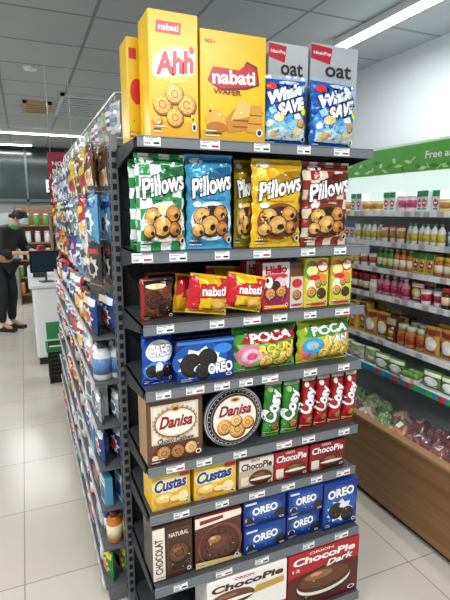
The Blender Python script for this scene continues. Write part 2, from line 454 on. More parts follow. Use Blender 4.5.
whale = [S(0,.48,.46,.42,14,'0d4796'), E(-.05,.36,.42,.24,'2f8fd0'), S(-.05,.3,.4,.2,9,'5bb4e4'), G([(-.42,.3),(-.2,.38),(0,.3),(.2,.4),(.42,.3),(.44,.12),(-.42,.1)],'8fd0ee'), G([(-.4,.2),(-.15,.26),(.1,.18),(.42,.24),(.42,.08),(-.4,.08)],'d8eef7'),
         E(.25,.2,.12,.08,'e9d5a0'), E(.08,.14,.1,.06,'d9a860'), E(-.25,.16,.1,.05,'e2b35e'), C(.3,.32,.09,'d9a860','8a5a2b'), E(-.34,.82,.1,.06,'e23a3a'), E(.05,.88,.22,.03,'cfe6f4'),
         S(0,.64,.47,.25,15,'08225c'), S(-.02,.64,.44,.22,13,'2a62b8'), S(.02,.63,.4,.19,11,'0c2c70'), T('Whale',-.03,.73,.76,.18,'f4f9ff','08225c',.32,.4,.07), T('SAVE',.06,.54,.68,.18,'ffffff','08225c',.32,.4,.07),
         G([(-.4,.5),(-.3,.56),(-.24,.46),(-.34,.42)],'9fd6ee'), G([(.3,.84),(.42,.88),(.38,.76)],'9fd6ee'), G([(.1,.42),(.24,.46),(.3,.38),(.14,.36)],'ffffff'), E(-.2,.38,.1,.06,'f0d896'), E(.34,.48,.06,.05,'e8e23a'), E(-.38,.3,.06,.05,'ffffff')]
PB('p','snack_bag','blue crisp bag with white jagged lettering, next to the wafer carton on the top shelf','snack bag',267,311,73,1,1.515,foil('1767c4'),whale,t=.085,seal=foil('b9c9d8'),rz=-.08,amp=1.9)
PB('p','snack_bag','blue crisp bag with white jagged lettering at the right end of the top shelf','snack bag',313,362,77,1,1.515,foil('1a6ac0'),whale,t=.085,seal=foil('b9c9d8'),rz=.12,amp=1.9)

def pil(blob, cookie, corner):
    def pw(cx, cz, a, c1, c2):
        return [E(cx, cz, a, a*.62, c2), E(cx-.01, cz+.01, a*.86, a*.5, c1), E(cx-.03, cz+.025, a*.45, a*.2, tint(c1, 1.2)), E(cx+.05, cz-.015, a*.3, a*.18, '2a140a')]
    return [R(-.5,.5,.9,.97,corner), E(-.28,.93,.14,.03,'ffffff'), E(.02,.3,.43,.21,blob), E(.02,.3,.37,.17,cookie)]+pw(-.2,.35,.17,'d7a55c','6b3a1a')+pw(.2,.38,.16,'c98a44','5a2f16')+pw(-.02,.25,.2,'d7a55c','5a2f16')+pw(.24,.22,.14,'b87a3a','4d2a17')+pw(-.27,.2,.13,'d7a55c','6b3a1a')+\
           [E(.36,.13,.07,.04,'c98a44'), E(-.3,.48,.08,.03,'ffffff'), G([(-.44,.56),(-.4,.7),(.1,.86),(.42,.88),(.45,.76),(.1,.64)],tint(corner, .75)),
            T('Pillows',0,.69,.9,.2,'ffffff','120d0c',.24,.4,.03), R(-.2,.3,.53,.56,corner), T('150g',-.3,.1,.18,.04,'191314')]
PB('p','filled_biscuit_pouch','green and white checked biscuit pouch at the left end of the second shelf','snack pouch',129,188,153,2,1.545,checkmat('2c9150','f2f4ee',28),pil('f5f1df','efe3b7','2c9150'),t=.065,rz=.04,amp=2.0)
PB('p','filled_biscuit_pouch','green checked biscuit pouch hidden behind the front green checked one','snack pouch',128,184,160,2,1.66,checkmat('2c9150','f2f4ee',28),pil('f5f1df','efe3b7','2c9150'),t=.055,rz=.04)
PB('p','filled_biscuit_pouch','light blue biscuit pouch with white lettering on the second shelf','snack pouch',188,235,154,2,1.545,foil('4fa9d6'),pil('d8eef8','3b2114','2d7fb4'),t=.065,amp=2.0,rz=-.05)
PB('p','filled_biscuit_pouch','narrow dark yellow biscuit pouch set back beside the light blue one','snack pouch',236,257,160,2,1.60,foil('b59a20'),pil('e8cf6a','3b2114','8a6d10'),t=.05,amp=1.6)
PB('p','filled_biscuit_pouch','bright yellow biscuit pouch with dark cookie picture in the middle of the second shelf','snack pouch',254,305,159,2,1.535,foil('eec22c'),pil('8c4a1e','3b2114','d8a517'),t=.06,amp=2.0)
PB('p','filled_biscuit_pouch','golden pouch whose top rises behind the bright yellow one','snack pouch',262,310,155,2,1.66,foil('d8a024'),pil('f5f1df','efe3b7','a87b18'),t=.05)
PB('p','filled_biscuit_pouch','red and cream checked biscuit pouch at the right end of the second shelf','snack pouch',306,352,162,2,1.545,checkmat('9c332f','ecdcc2',28),pil('6e3c1f','2f190e','7a2a22'),t=.065,rz=-.03,amp=2.0)

# third shelf
choc = [R(-.5,.5,.84,.94,'2a1712'), E(0,.5,.42,.34,'6b3a1e'), C(-.14,.52,.26,'4a2a1c','150b07'), C(.22,.34,.24,'3c2216','150b07'), E(-.05,.82,.3,.06,'e8d4a4'), R(-.5,-.4,0,1,'9b1c22')]
PB('p','chocolate_biscuit_pack','dark brown chocolate biscuit pack at the left end of the third shelf','biscuit pack',138,176,279,3,1.55,foil('5a3020'),choc,t=.05,rz=.1,amp=1.6)
PB('p','chocolate_biscuit_pack','red-brown chocolate pack standing behind the left end pack of the third shelf','biscuit pack',146,184,273,3,1.65,foil('8a2a22'),choc,t=.05,rz=.1)
nb2 = [G([(-.5,.1),(-.2,0.06),(-.3,.95),(-.5,.95)],'c8202a'), G([(.3,.7),(.47,.6),(.47,.94),(.2,.94)],'c8202a'), G([(-.3,.4),(-.24,.76),(.42,.82),(.42,.45)],'a81820'), G([(-.28,.43),(-.22,.73),(.4,.79),(.4,.48)],'cf2a32'), T('nabati',.08,.61,.58,.24,'ffffff','8c1c1c',.08,0,.03), E(.24,.24,.2,.14,'c98a2f'), E(.22,.28,.17,.09,'edc268'), R(-.14,.1,.12,.16,'8c1c1c')]
nb3 = [G([(-.46,.45),(.46,.6),(.46,.94),(-.46,.94)],'c8202a')]+nb2[2:]
PB('p','wafer_pack','red and yellow wafer pack leaning on the dark chocolate pack','wafer pack',172,208,278,3,1.585,foil('e9b01e'),nb3,t=.05,rz=.12,ry=.14,amp=1.8)
PB('p','wafer_pack','yellow wafer pack leaning in the middle of the three wafer packs','wafer pack',186,229,279,3,1.53,foil('f0c21c'),nb2,t=.05,rz=.06,ry=.16,amp=1.8)
PB('p','wafer_pack','yellow wafer pack with red corner leaning next to the purple-red box','wafer pack',224,263,279,3,1.53,foil('f4cb25'),nb2,t=.05,rz=-.05,ry=.2,amp=1.8)
PB('p','wafer_pack','orange-yellow wafer pack set back behind the front wafer packs','wafer pack',206,246,268,3,1.68,foil('e9b01e'),nb2,t=.05,ry=.05)
ck1 = [R(-.5,.5,.45,.98,'ece6e2'), S(0,.7,.46,.24,10,'d8303a'), T('Hello',0,.84,.8,.17,'b01c2e','ffffff',.05,0,.05), E(0,.36,.44,.3,'8a1f4c'), E(.15,.56,.22,.12,'f2c9d4'), E(-.26,.58,.14,.12,'ffffff'), C(-.2,.34,.2,'d49a52','6b3a1a'), C(.2,.38,.2,'d49a52','6b3a1a'), C(0,.52,.15,'4d2a17','2a140a'), E(-.32,.62,.06,.05,'2a1a18'), R(-.44,.44,.04,.1,'f2c513')]
PB('c','cookie_box','purple-red and white bite-size cookie box in the middle of the third shelf','cookie box',262,289,262,3,1.56,card('c02a3a'),ck1,d=.06)
PB('c','cookie_box','red cookie box half hidden behind the front wafer pack','cookie box',246,268,260,3,1.63,card('b82a38'),ck1,d=.06)
PB('c','cookie_box','slim white and brown cookie box beside the purple-red one','cookie box',290,303,263,3,1.56,card('d8cfc0'),[R(-.5,.5,.7,1,'6d3d20'), E(0,.55,.4,.1,'c9283a'), C(0,.3,.35), R(-.4,.4,.05,.1,'c9283a')],d=.06)
def yg(top): return [S(0,.5,.5,.46,11,'f7ee9c'), E(-.2,.74,.34,.2,top), E(.24,.82,.26,.13,'d92a2a'), E(.24,.82,.2,.09,'fff8d8'), E(-.2,.74,.24,.1,'f7ee9c'), T('Choco',-.04,.88,.5,.08,'c9283a',None,.1,.1,.05), E(0,.38,.48,.28,'c7d84a'), E(.2,.58,.22,.1,'f08a28'), E(-.1,.6,.24,.06,'d92a2a'), E(-.22,.4,.2,.16,'fff8d8'), C(-.22,.32,.2,'d49a52','6b3a1a'), C(.2,.28,.2,'4d2a17','2a140a'), C(.05,.48,.15,'d49a52','6b3a1a'), C(.3,.5,.12,'d49a52','6b3a1a'), R(-.4,.4,.04,.09,'c9283a')]
PB('c','cookie_box','yellow and green bite-size cookie box, second from the right on the third shelf','cookie box',304,328,258,3,1.55,card('e0cf3a'),yg('5ea23c'),d=.06,rz=.04)
PB('c','cookie_box','yellow and orange bite-size cookie box at the right end of the third shelf','cookie box',330,351,256,3,1.55,card('cfc83a'),yg('d9a02c'),d=.06)

# fourth shelf
oreo = [E(.05,.68,.45,.22,'eef3fb'), T('OREO',.05,.7,.74,.22,'ffffff','0a2f86',.05,0,.05), E(-.05,.3,.42,.2,'3f86d8'), C(-.22,.3,.2,'2b2523','0e0b0a'), C(.22,.28,.21,'2b2523','0e0b0a'), E(.0,.34,.12,.14,'f3f6fa'), C(.02,.22,.15,'3a3230','0e0b0a'), R(-.5,.5,0,.05,'0a2f86')]
PB('p','cream_biscuit_pack','blue cream biscuit pack at the left end of the fourth shelf','biscuit pack',140,175,336,4,1.55,foil('1a48a6'),oreo,t=.05,rz=.1,amp=1.8)
PB('p','cream_biscuit_pack','second blue biscuit pack leaning behind the leftmost one on the fourth shelf','biscuit pack',146,172,330,4,1.64,foil('2a5bbf'),oreo,t=.05,rz=.1)
PB('c','cream_biscuit_box','wide dark blue biscuit box with splashing milk picture on the fourth shelf','biscuit box',177,234,339,4,1.535,card('10367e'),
   [E(-.1,.5,.48,.44,'1f56ae'), S(-.08,.44,.44,.4,9,'eaf1fa'), E(-.08,.44,.3,.26,'ffffff'), E(.3,.74,.16,.12,'3f86d8'), C(-.26,.42,.2,'2b2523','0e0b0a'), C(.02,.54,.17,'2b2523','0e0b0a'), E(-.08,.3,.14,.1,'dfe9f6'), C(-.06,.24,.14,'2b2523','0e0b0a'), T('OREO',.25,.28,.44,.26,'ffffff','0a2f86',.05,0,.05), R(-.5,.5,.9,.97,'3f86d8')],d=.09)
PB('c','cream_biscuit_box','blue biscuit box whose top edge shows behind the milk-splash box','biscuit box',190,236,338,4,1.66,card('1a4aa6'),oreo,d=.09,hh=.16)
poca1 = [R(-.5,.5,.82,.94,'2b7d34'), S(-.1,.4,.44,.36,10,'8fd068'), G([(-.4,.62),(-.3,.86),(.42,.9),(.46,.66),(.1,.6)],'b71f2a'), T('POCA',.05,.75,.66,.2,'ffffff','8c141c',.06,0,.05), T('ROUN',.14,.5,.56,.19,'ffe44a','1d5a24',.05,0,.05), E(-.24,.36,.22,.24,'ef7fa8'), E(-.24,.36,.15,.16,'f7c3d4'), E(-.24,.36,.08,.08,'e2557f'), C(.22,.24,.13,'f1d06a','b9802b'), C(.0,.2,.12,'f1d06a','b9802b'), C(.36,.34,.08,'f1d06a','b9802b'), C(.12,.34,.07,'f1d06a','b9802b')]
PB('p','crisp_bag','green crisp bag with pink splash in the middle of the fourth shelf','crisp bag',235,299,325,4,1.535,foil('63b548'),poca1,t=.075,amp=2.0)
poca2 = [G([(-.47,.06),(.47,.06),(.47,.7),(.1,.5),(-.47,.4)],'f0962c'), S(.1,.4,.38,.3,10,'f6d84a'), G([(-.4,.62),(-.3,.86),(.42,.9),(.46,.66),(.1,.6)],'3a9a3a'), T('POCA',.05,.76,.66,.2,'ffffff','1d5a24',.06,0,.05), T('LAN',.2,.53,.36,.17,'ffffff','2760b8',.05,0,.05), E(-.25,.4,.18,.2,'3fa0d8'), E(-.27,.42,.1,.1,'8fd0ee'), E(.2,.34,.24,.14,'f7e26c'), C(.18,.3,.14,'f1d06a','b9802b'), C(-.05,.22,.12,'f1d06a','b9802b'), C(.34,.22,.09,'f1d06a','b9802b'), E(-.34,.2,.08,.06,'e2637d')]
PB('p','crisp_bag','yellow-green and orange crisp bag at the right end of the fourth shelf','crisp bag',300,353,319,4,1.535,foil('b4cf3a'),poca2,t=.075,amp=2.0)

# fifth shelf
def dots(cx, cz, rx, rz, n, q, c, asp=1.0): return [E(cx+rx*math.cos(2*PI*i/n), cz+rz*math.sin(2*PI*i/n), q, q*asp, c) for i in range(n)]
dan = [R(-.5,.5,0,1,'5a3622'), R(-.48,.48,.02,.98,'6b4530'), R(-.42,.42,.3,.9,'efe6d2'), R(-.4,.4,.31,.316,'b99a5a'), R(-.4,.4,.884,.89,'b99a5a'), R(-.4,-.394,.31,.89,'b99a5a'), R(.394,.4,.31,.89,'b99a5a')]+dots(0,.62,.385,.24,26,.018,'b99a5a')+\
      [E(0,.62,.37,.225,'8b1c22'), E(0,.62,.355,.21,'f3ead2'), E(0,.62,.34,.198,'c9a24a'), E(0,.62,.333,.192,'f6f0e0'), T('Danisa',0,.64,.6,.19,'8b1c22',None,.0,.35,.035), E(0,.83,.08,.04,'c9a24a'), E(0,.83,.05,.025,'8b1c22'), T('Choco Cashew',0,.36,.66,.075,'54301d',None,0,0,.03),
       C(-.22,.17,.13,'b5814c','54301d'), C(.03,.16,.13,'a5713c','54301d'), C(.27,.18,.12,'d9b27a','8a5a2b'), E(-.38,.12,.06,.04,'e3c38a')]
PB('c','butter_cookie_carton','brown butter cookie carton with white label and oval crest on the fifth shelf','cookie carton',137,203,394,5,1.525,card('a8875c'),dan,d=.11,rz=.03)
xc, w, h = geom(204, 263, 386, 5, 1.53)
rt = min(w, h)/2-.001
tin = thing('cookie_tin', 'round dark cookie tin with silver rim standing on its edge on the fifth shelf', 'cookie tin', (xc, 1.535, SH[5]+.001), .0)
MB().lathe([(rt*.97, -.07), (rt*.97, -.018)], mat('1c2230', .3, .3), 0, 0, rt, 48, 'y').build('tin_body', tin)
lid = MB().lathe([(rt, -.018), (rt, -.002), (rt*.97, 0)], mat('c4c8cc', .2, .8), 0, 0, rt, 48, 'y').build('lid', tin)
D = 2*rt
decals([E(0,.5,.475,.475,'171a26'), E(0,.5,.46,.46,'d9dce0'), E(0,.5,.452,.452,'171a26')]+dots(0,.5,.43,.43,36,.009,'e3e3e0')+[E(0,.5,.408,.408,'c9b06a'), E(0,.5,.402,.402,'1e1e2a'), E(0,.5,.37,.37,'c9b06a'), E(0,.5,.365,.365,'f2ece0'), T('Danisa',0,.64,.56,.18,'8b1c22',None,0,.35,.035), C(-.18,.38,.13,'dba65a','8a5a2b'), C(.04,.31,.14,'dba65a','8a5a2b'),
        C(.22,.4,.11,'dba65a','8a5a2b'), C(.02,.46,.1,'e9c07a','8a5a2b'), E(0,.81,.08,.035,'c9a24a'), E(0,.81,.05,.02,'8b1c22')], D, D, lambda x, z: -.001, lid)
def cosy(dk, lt): return [R(-.5,.5,.9,.95,'efe8dc'), E(0,.5,.42,.36,dk), T('Cosy',-.02,.55,1.75,.3,'ffffff',tint(dk, .55),1.32,.1,.05), R(-.5,.5,.07,.1,'f3c94c'), C(.14,.2,.26), E(-.26,.84,.14,.05,lt)]
for i, (u0, u1) in enumerate(((264, 282), (283, 300))):
    PB('p','marie_biscuit_bag','green biscuit pack with steep lettering, %s of two beside the round tin' % ('left', 'right')[i],'biscuit bag',u0,u1,380+i,5,1.53,foil('3f9a3c'),cosy('2f7d2c','a6d37a'),t=.05,rz=.05,amp=1.8,ry=.05,group='green biscuit packs on the fifth shelf')
for i, (u0, u1) in enumerate(((301, 315), (316, 329), (330, 343), (344, 357))):
    PB('p','marie_biscuit_bag','narrow red biscuit pack with steep lettering, %s red one from the green packs' % ORD[i],'biscuit bag',u0,u1,377-i*2,5,1.53,foil(('9c1219', 'a8141c')[i % 2]),cosy('b0202a','f3ead8'),t=.05,rz=.03,amp=1.6,ry=.06,group='red biscuit packs on the fifth shelf')

# sixth shelf
cus = [E(-.05,.66,.44,.24,'fbe98a'), T('Custas',-.02,.68,.84,.34,'1e3f8a','ffffff',.06,.25,.04), E(-.18,.26,.28,.2,'d89a3c'), E(-.18,.31,.24,.13,'f1cf6e'), E(-.2,.34,.14,.06,'fbe9a8'), E(.1,.22,.18,.12,'c98a2f'), E(.1,.25,.15,.08,'f6e2a0'), E(.3,.26,.14,.16,'f6e9b4'), R(.22,.48,.84,.96,'c9283a'), R(-.5,.5,0,.05,'c98a1a')]
PB('c','custard_cake_box','yellow custard cake box at the left end of the sixth shelf','cake box',152,191,472,6,1.53,card('ecc02c'),cus,d=.12,rz=.03)
PB('c','custard_cake_box','yellow custard cake box, second from the left on the sixth shelf','cake box',194,236,464,6,1.53,card('ecc02c'),cus,d=.12)
def pie(c1, c2, tx='ffffff'): return [R(-.5,.5,.62,1,c1), T('ORION',-.05,.92,.26,.09,'f6efe2' if tx == 'ffffff' else 'b51c24'), T('ChocoPie',0,.74,.9,.24,tx,c2 if tx == 'ffffff' else None,.0,.1,.03), E(.12,.28,.34,.26,'3a2015'), E(.12,.32,.32,.2,'5b3420'), E(.08,.38,.16,.07,'8a5a3c'), E(.12,.26,.32,.05,'f4ead8'), R(-.46,-.24,.1,.4,'e9ddc3'), R(-.5,.5,0,.05,c2)]
PB('c','choco_pie_box','white and brown marshmallow pie box in the middle of the sixth shelf','pie box',239,273,458,6,1.53,card('c9b698'),pie('efe9df','5a3420','4a2414'),d=.12)
PB('c','choco_pie_box','red marshmallow pie box, second from the right on the sixth shelf','pie box',274,307,450,6,1.53,card('b51c24'),pie('b51c24','6a0d12'),d=.12)
PB('c','choco_pie_box','dark red marshmallow pie box at the right end of the sixth shelf','pie box',309,343,442,6,1.53,card('8c1a1e'),pie('9e1b20','3a0a0c'),d=.12)

# seventh shelf
PB('c','chocolate_cake_carton','dark brown carton with upright lettering at the left of the seventh shelf','biscuit carton',151,193,524,7,1.49,card('3a2019'),
   [R(-.5,-.2,.02,.97,'efe6d6'), T('CHOCOLAT',-.35,.46,.95,.13,'4a2618',None,PI/2), R(-.14,.46,.08,.9,'6b3d29'), R(-.12,.44,.1,.88,'4a2a1c'), T('NATURAL',.15,.8,.5,.08,'efe3cc'), C(.16,.44,.28,'6b4028','180b06'), E(.16,.18,.22,.06,'2a140c'), E(.1,.5,.1,.04,'a0643c')],d=.13,rz=.02)
PB('c','chocolate_cookie_carton','reddish brown carton with one large glossy chocolate biscuit picture','biscuit carton',195,241,513,7,1.49,mat('5a2a1e', .15, 0, 0, 0, .1),
   [G([(-.5,.78),(.5,.86),(.5,.98),(-.5,.98)],'efe6d6'), G([(-.4,.84),(.1,.88),(.1,.94),(-.4,.92)],'8a2a20'), E(.04,.38,.48,.42,'7a3f26'), E(.04,.33,.43,.36,'1c0d07'), E(.02,.4,.42,.34,'4a2616'), E(0,.42,.36,.28,'5a301e')]+dots(.0,.42,.3,.23,12,.022,'2a120a',1.2)+[E(-.02,.46,.2,.14,'6b3a22'), E(-.1,.52,.14,.07,'a8704a'), E(-.13,.55,.06,.03,'e0b890'), G([(-.5,.02),(.5,.02),(.5,.08),(-.5,.14)],'d8b77c')],d=.13)
obox = [E(.0,.55,.42,.34,'1f4f9e'), E(.0,.55,.36,.27,'2d66ba'), T('OREO',0,.56,.6,.32,'ffffff','0a2566',.05,0,.05), C(.36,.26,.12,'2b2523','0e0b0a'), E(-.36,.26,.1,.1,'eaf1fa'), C(-.36,.24,.08,'2b2523','0e0b0a'), R(-.5,.5,0,.08,'08245e'), R(-.46,-.2,.84,.92,'dfe8f4')]
for n, (u0, u1, vt, nm) in enumerate(((244, 286, 498, 'left'), (288, 321, 488, 'right'))):
    xc, w, h = geom(u0, u1, vt, 7, 1.49)
    for j in range(2):
        carton('cream_biscuit_box', '%s blue biscuit box in the %s pair of the seventh shelf' % ('lower' if j == 0 else 'upper', nm), 'biscuit box', w, h/2-.002, .12, card('112f78' if (n+j) % 2 else '173a8a'), obox+fine(n), (xc+(.002 if j else 0), 1.49+(.012 if (j+n) % 2 else 0), SH[7]+.001+j*(h/2)), .03*(1-j)-.02*n, 'blue biscuit boxes stacked on the seventh shelf')
PB('c','cream_biscuit_box','single taller blue biscuit box with cookie art at the right of the seventh shelf','biscuit box',323,356,482,7,1.49,card('173a8a'),
   [E(0,.5,.46,.42,'2660b4'), S(-.02,.36,.4,.26,9,'eaf1fa'), T('OREO',0,.76,.78,.2,'ffffff','0a2566',.05,0,.05), C(-.14,.38,.22,'2b2523','0e0b0a'), C(.2,.26,.19,'2b2523','0e0b0a'), E(.06,.46,.1,.05,'ffffff'), R(-.5,.5,0,.05,'08245e')],d=.12)
PB('c','choco_pie_box','large white marshmallow pie carton in the middle of the bottom deck','pie box',207,286,572,8,1.45,card('f8f5ef'),
   [T('ORION',-.05,.94,.24,.045,'b51c24'), T('ChocoPie',0,.845,.9,.115,'4a2414',None,0,.1,.04), E(-.2,.64,.28,.13,'3a2015'), E(-.2,.67,.26,.1,'6b4028'), E(-.26,.7,.12,.03,'a06a44'), E(-.2,.61,.26,.03,'fffaf0'), G([(.06,.6),(.46,.64),(.46,.74),(.1,.72)],'c9a23a'), R(-.5,.5,0,.3,'c81f2a')],d=.14)
PB('c','choco_pie_box','large dark red marshmallow pie carton at the right end of the bottom deck','pie box',288,357,542,8,1.45,card('a01a20'),
   [R(-.5,.5,.62,1,'b51c24'), T('ORION',-.05,.95,.34,.045,'f6efe2'), T('ChocoPie',0,.85,.88,.13,'ffffff',None,0,.1,.04), G([(-.5,0),(.5,0),(.5,.62),(0,.66),(-.5,.56)],'5a1814'), T('Dark',.22,.7,.4,.11,'ffffff','24100a',.08,.3,.04),
    E(0,.3,.38,.22,'1c0b06'), R(-.38,.38,.3,.42,'3a1c10'), E(0,.36,.38,.2,'f4ead8'), R(-.38,.38,.37,.41,'f4ead8'), E(0,.42,.38,.2,'4a2414'), E(0,.46,.36,.17,'6b3a24'), E(-.08,.52,.2,.07,'9a6a48'), E(-.12,.55,.08,.03,'d0a880'), T('12',-.4,.72,.1,.05,'ffffff')],d=.14)

# ------------------------------------------------------------ aisle-side gondola
GY0, GY1, GX0 = 1.905, 4.4, .22
gon = thing('gondola_shelf', 'long grey gondola shelf full of small packs running back along the left aisle', 'shelf unit', (0, 0, 0))
gm = mat('9a9fa2', .4, .3)
MB().box(.66, .70, GY0, GY1, FZ, 2.0, gm).build('back_panel', gon)
MB().box(GX0+.02, 1.2, GY0, GY1, FZ, -.03, mat('6a6e70', .5)).build('base_plinth', gon)
for y in (GY0, 3.07, GY1-.04):
    MB().box(.655, .705, y, y+.04, FZ, 2.16, gm).build('upright_post', gon)
SP = [('green', '2f8a47', 'f2e24a', 'e3342e'), ('red', 'b8242c', 'f6f0e4', 'f2c513'), ('orange', 'd9822f', 'f8e8b8', '8a2a14'), ('yellow', 'dfc042', 'c9283a', '7b3f1a'),
      ('purple', '5a3a80', 'f2eef8', 'e98fb8'), ('dark blue', '22407a', 'e8eef8', 'd8332e'), ('sky blue', '5a9ec4', 'ffffff', '1d3f92'), ('pale pink', 'd8b0ba', 'ffffff', 'b3335a'),
      ('white', 'dcdddA', '5a86b4', '3c4a55'), ('brown', '6b4630', 'e9d8b4', 'c98a2f'), ('black', '303338', 'c9c4b8', 'b8303a'), ('pale grey', 'a4aaad', 'ffffff', '3f6f9a')]
WTS = [1.6, 1.6, .8, 1, .9, 2, 1.6, 1, 2.4, 1.1, 2, 1.8]
SZ = [(.115, .15, .045), (.085, .135, .035), (.13, .165, .05)]
HZ = [(.14, .19, .04), (.11, .17, .032), (.15, .19, .044)]
protos = {}
KN = [('snack_pouch', 'pouch'), ('small_box', 'box'), ('toiletry_bottle', 'bottle'), ('hanging_bag', 'hanging bag')]
def side_pack(ci, kind, sz, loc, rz, label, group=None):
    key = (ci, kind, sz); c = SP[ci]
    if key in protos: return dup(protos[key], loc, rz, label, group)
    w, h, t = SZ[sz]; nm, ctg = KN[kind]
    if kind == 0:
        o = pouch(nm, label, ctg, w, h, t, foil(c[1]), [R(-.46,.46,.76,.93,c[2]), S(0,.44,.42,.28,9,c[2]), E(0,.46,.3,.14,c[3]), R(-.3,.3,.12,.2,c[3])], loc, rz, group, small=True)
    elif kind == 1:
        o = carton(nm, label, ctg, w, h, t, card(c[1]), [R(-.5,.5,.7,.94,c[2]), E(0,.4,.34,.22,c[3]), R(-.34,.34,.78,.86,c[3]), R(-.4,.4,.06,.12,c[2])], loc, rz, group)
    elif kind == 2:
        o = thing(nm, label, ctg, loc, rz, group); r = w*.3
        MB().lathe([(r*.9, 0), (r, h*.04), (r, h*.68), (r*.6, h*.8), (r*.4, h*.84)], mat(c[1], .3), 0, r, 0, 14).build('bottle_body', o)
        MB().lathe([(r*.5, h*.83), (r*.5, h*.98), (r*.4, h)], mat(c[3], .4), 0, r, 0, 12).build('cap', o)
        MB().lathe([(r*1.02, h*.16), (r*1.02, h*.58)], mat(c[2], .4), 0, r, 0, 14).build('label_band', o)
    else:
        w, h, t = HZ[sz]; v = (ci+sz) % 3
        ops = [[E(0,.5,.42,.34,tint(c[1], .7)), E(.05,.46,.3,.2,c[2]), E(.05,.42,.16,.1,c[3]), R(-.34,.3,.74,.82,c[2])],
               [G([(-.46,.08),(.46,.08),(.46,.5),(-.46,.3)],c[2]), E(-.1,.68,.3,.1,c[3]), E(.15,.28,.18,.12,c[3])],
               [S(0,.42,.4,.28,8,c[2]), R(-.4,.4,.74,.86,c[3]), E(0,.4,.2,.14,tint(c[1], .6))]][v]
        o = pouch(nm, label, ctg, w, h, t, foil(c[1]), ops, loc, rz, group, small=True, amp=2)
        MB().add([(-w*.25,-.0012,h),(w*.25,-.0012,h),(w*.25,-.0012,h+.02),(.012,-.0012,h+.02),(.008,-.0012,h+.01),(-.008,-.0012,h+.01),(-.012,-.0012,h+.02),(-w*.25,-.0012,h+.02)], [tuple(range(8))], mat(c[1], .35)).build('header_card', o)
    protos[key] = o; return o
RN = ['lowest', 'second', 'third', 'fourth', 'fifth', 'sixth', 'seventh', 'eighth', 'ninth', 'tenth']
GZ = [-.025, .17, .365, .56, .755, .95, 1.145]
HKZ = [1.53, 1.72, 1.91]
shm = mat('5c6063', .5)
for k, z in enumerate(GZ):
    xf = GX0
    so = MB().box(xf+.004, .655, GY0+.005, GY1, z-.01, z-.001, shm).build('shelf', gon)
    MB().box(xf-.002, xf+.004, GY0+.005, GY1, z-.022, z+.003, mat('b8bcbe', .35)).build('price_rail', so)
    sl = MB()
    for j in range(20): 
        y = GY0+.05+j*.125+random.uniform(-.02, .02); sl.box(xf-.003, xf-.002, y, y+.05, z-.02, z+.002, ink(random.choice(['ffffff', 'ffffff', 'f4e8a0', 'f0d0d0'])))
    sl.build('price_label', so)
    if k in (0, 2, 4, 6): MB().box(.705, 1.2, GY0+.005, GY1, z-.02, z-.001, dark).build('shelf', gon)
rail = MB().tube([(.36, GY0+.02, 2.10), (.36, GY1-.02, 2.10)], .006, mat('e6e8e8', .3, .4))
for y in (GY0+.02, 3.07, GY1-.02): rail.tube([(.655, y, 2.10), (.36, y, 2.10)], .006, mat('e6e8e8', .3, .4))
rail.build('hanging_rail', gon)
for k, z in enumerate(GZ):
    y = GY0+.065; i = 0; cnt = {}; sz = 0; rep = 0
    gr = 'small packs on aisle shelf %s from the floor' % RN[k]
    while y < GY1-.06:
        if rep <= 0:
            kind = random.choices([0, 1, 2], [5, 2.5, 3])[0]; sz = random.choice([0, 1, 2]); ci = random.choices(range(12), WTS)[0]; rep = random.choice([1, 1, 2])
        rep -= 1
        w = SZ[sz][0]*(.66 if kind == 2 else 1)
        xf = GX0+(.01 if kind else .028)+random.uniform(-.008, .02)
        kk = (ci, kind); cnt[kk] = cnt.get(kk, 0)+1
        lb = '%s %s, %s such from the end-cap, %s aisle shelf from the floor' % (SP[ci][0], KN[kind][1], ORD[cnt[kk]-1], RN[k])
        side_pack(ci, kind, sz, (xf, y+w/2-.04, z+.0005), -PI/2+random.uniform(-.1, .25), lb, gr)
        if i < 2:
            side_pack(ci, kind, sz, (xf+.07, y+w/2-.04, z+.0005), -PI/2+random.uniform(.1, .3), 'rear-row '+lb, gr)
        y += w+.004; i += 1
for k, z in enumerate(HKZ):
    hk = MB(); y = GY0+.06; i = 0; cnt = {}; rep = 0
    gr = 'bags on hook row %s above the aisle shelves' % RN[k]
    while y < GY1-.07:
        if rep <= 0:
            sz = random.choice([0, 1, 2]); ci = random.choices(range(12), WTS)[0]; rep = random.choice([1, 1, 1, 2])
        rep -= 1
        w, h, t = HZ[sz]; x0 = .255+.016*(i % 2)+random.uniform(0, .014)
        hk.tube([(.655, y, z+.012), (x0-.02, y, z+.012), (x0-.026, y, z+.02)], .0025, mat('c9cccd', .3, .7), 6)
        hk.box(x0-.032, x0-.03, y-.02, y+.02, z+.004, z+.03, ink('ffffff'))
        cnt[ci] = cnt.get(ci, 0)+1
        lb = '%s hanging bag, %s such from the end-cap, %s hook row from below' % (SP[ci][0], ORD[cnt[ci]-1], RN[k])
        nl = 2 if i < 3 else 1
        for q in range(nl):
            l2 = lb if q == 0 else 'second layer behind: %s hanging bag, %s column, %s hook row' % (SP[ci][0], ORD[i], RN[k])
            side_pack(ci, 3, sz, (x0+q*.055, y, z-h), -PI/2+random.uniform(.05, .35), l2, gr)
        y += w*.9; i += 1
    hk.build('hook_row', gon)
hm = [('white', 'd8dada', '8fa4b4', '5f7d92'), ('grey', '8c9296', 'e8e8e8', '3c4a55'), ('cream', 'cfc8b4', '8fae6a', 'b54a3a'), ('pink', 'dca4b4', 'ffffff', 'a33a5a')]
hp = {}
cnt = {}
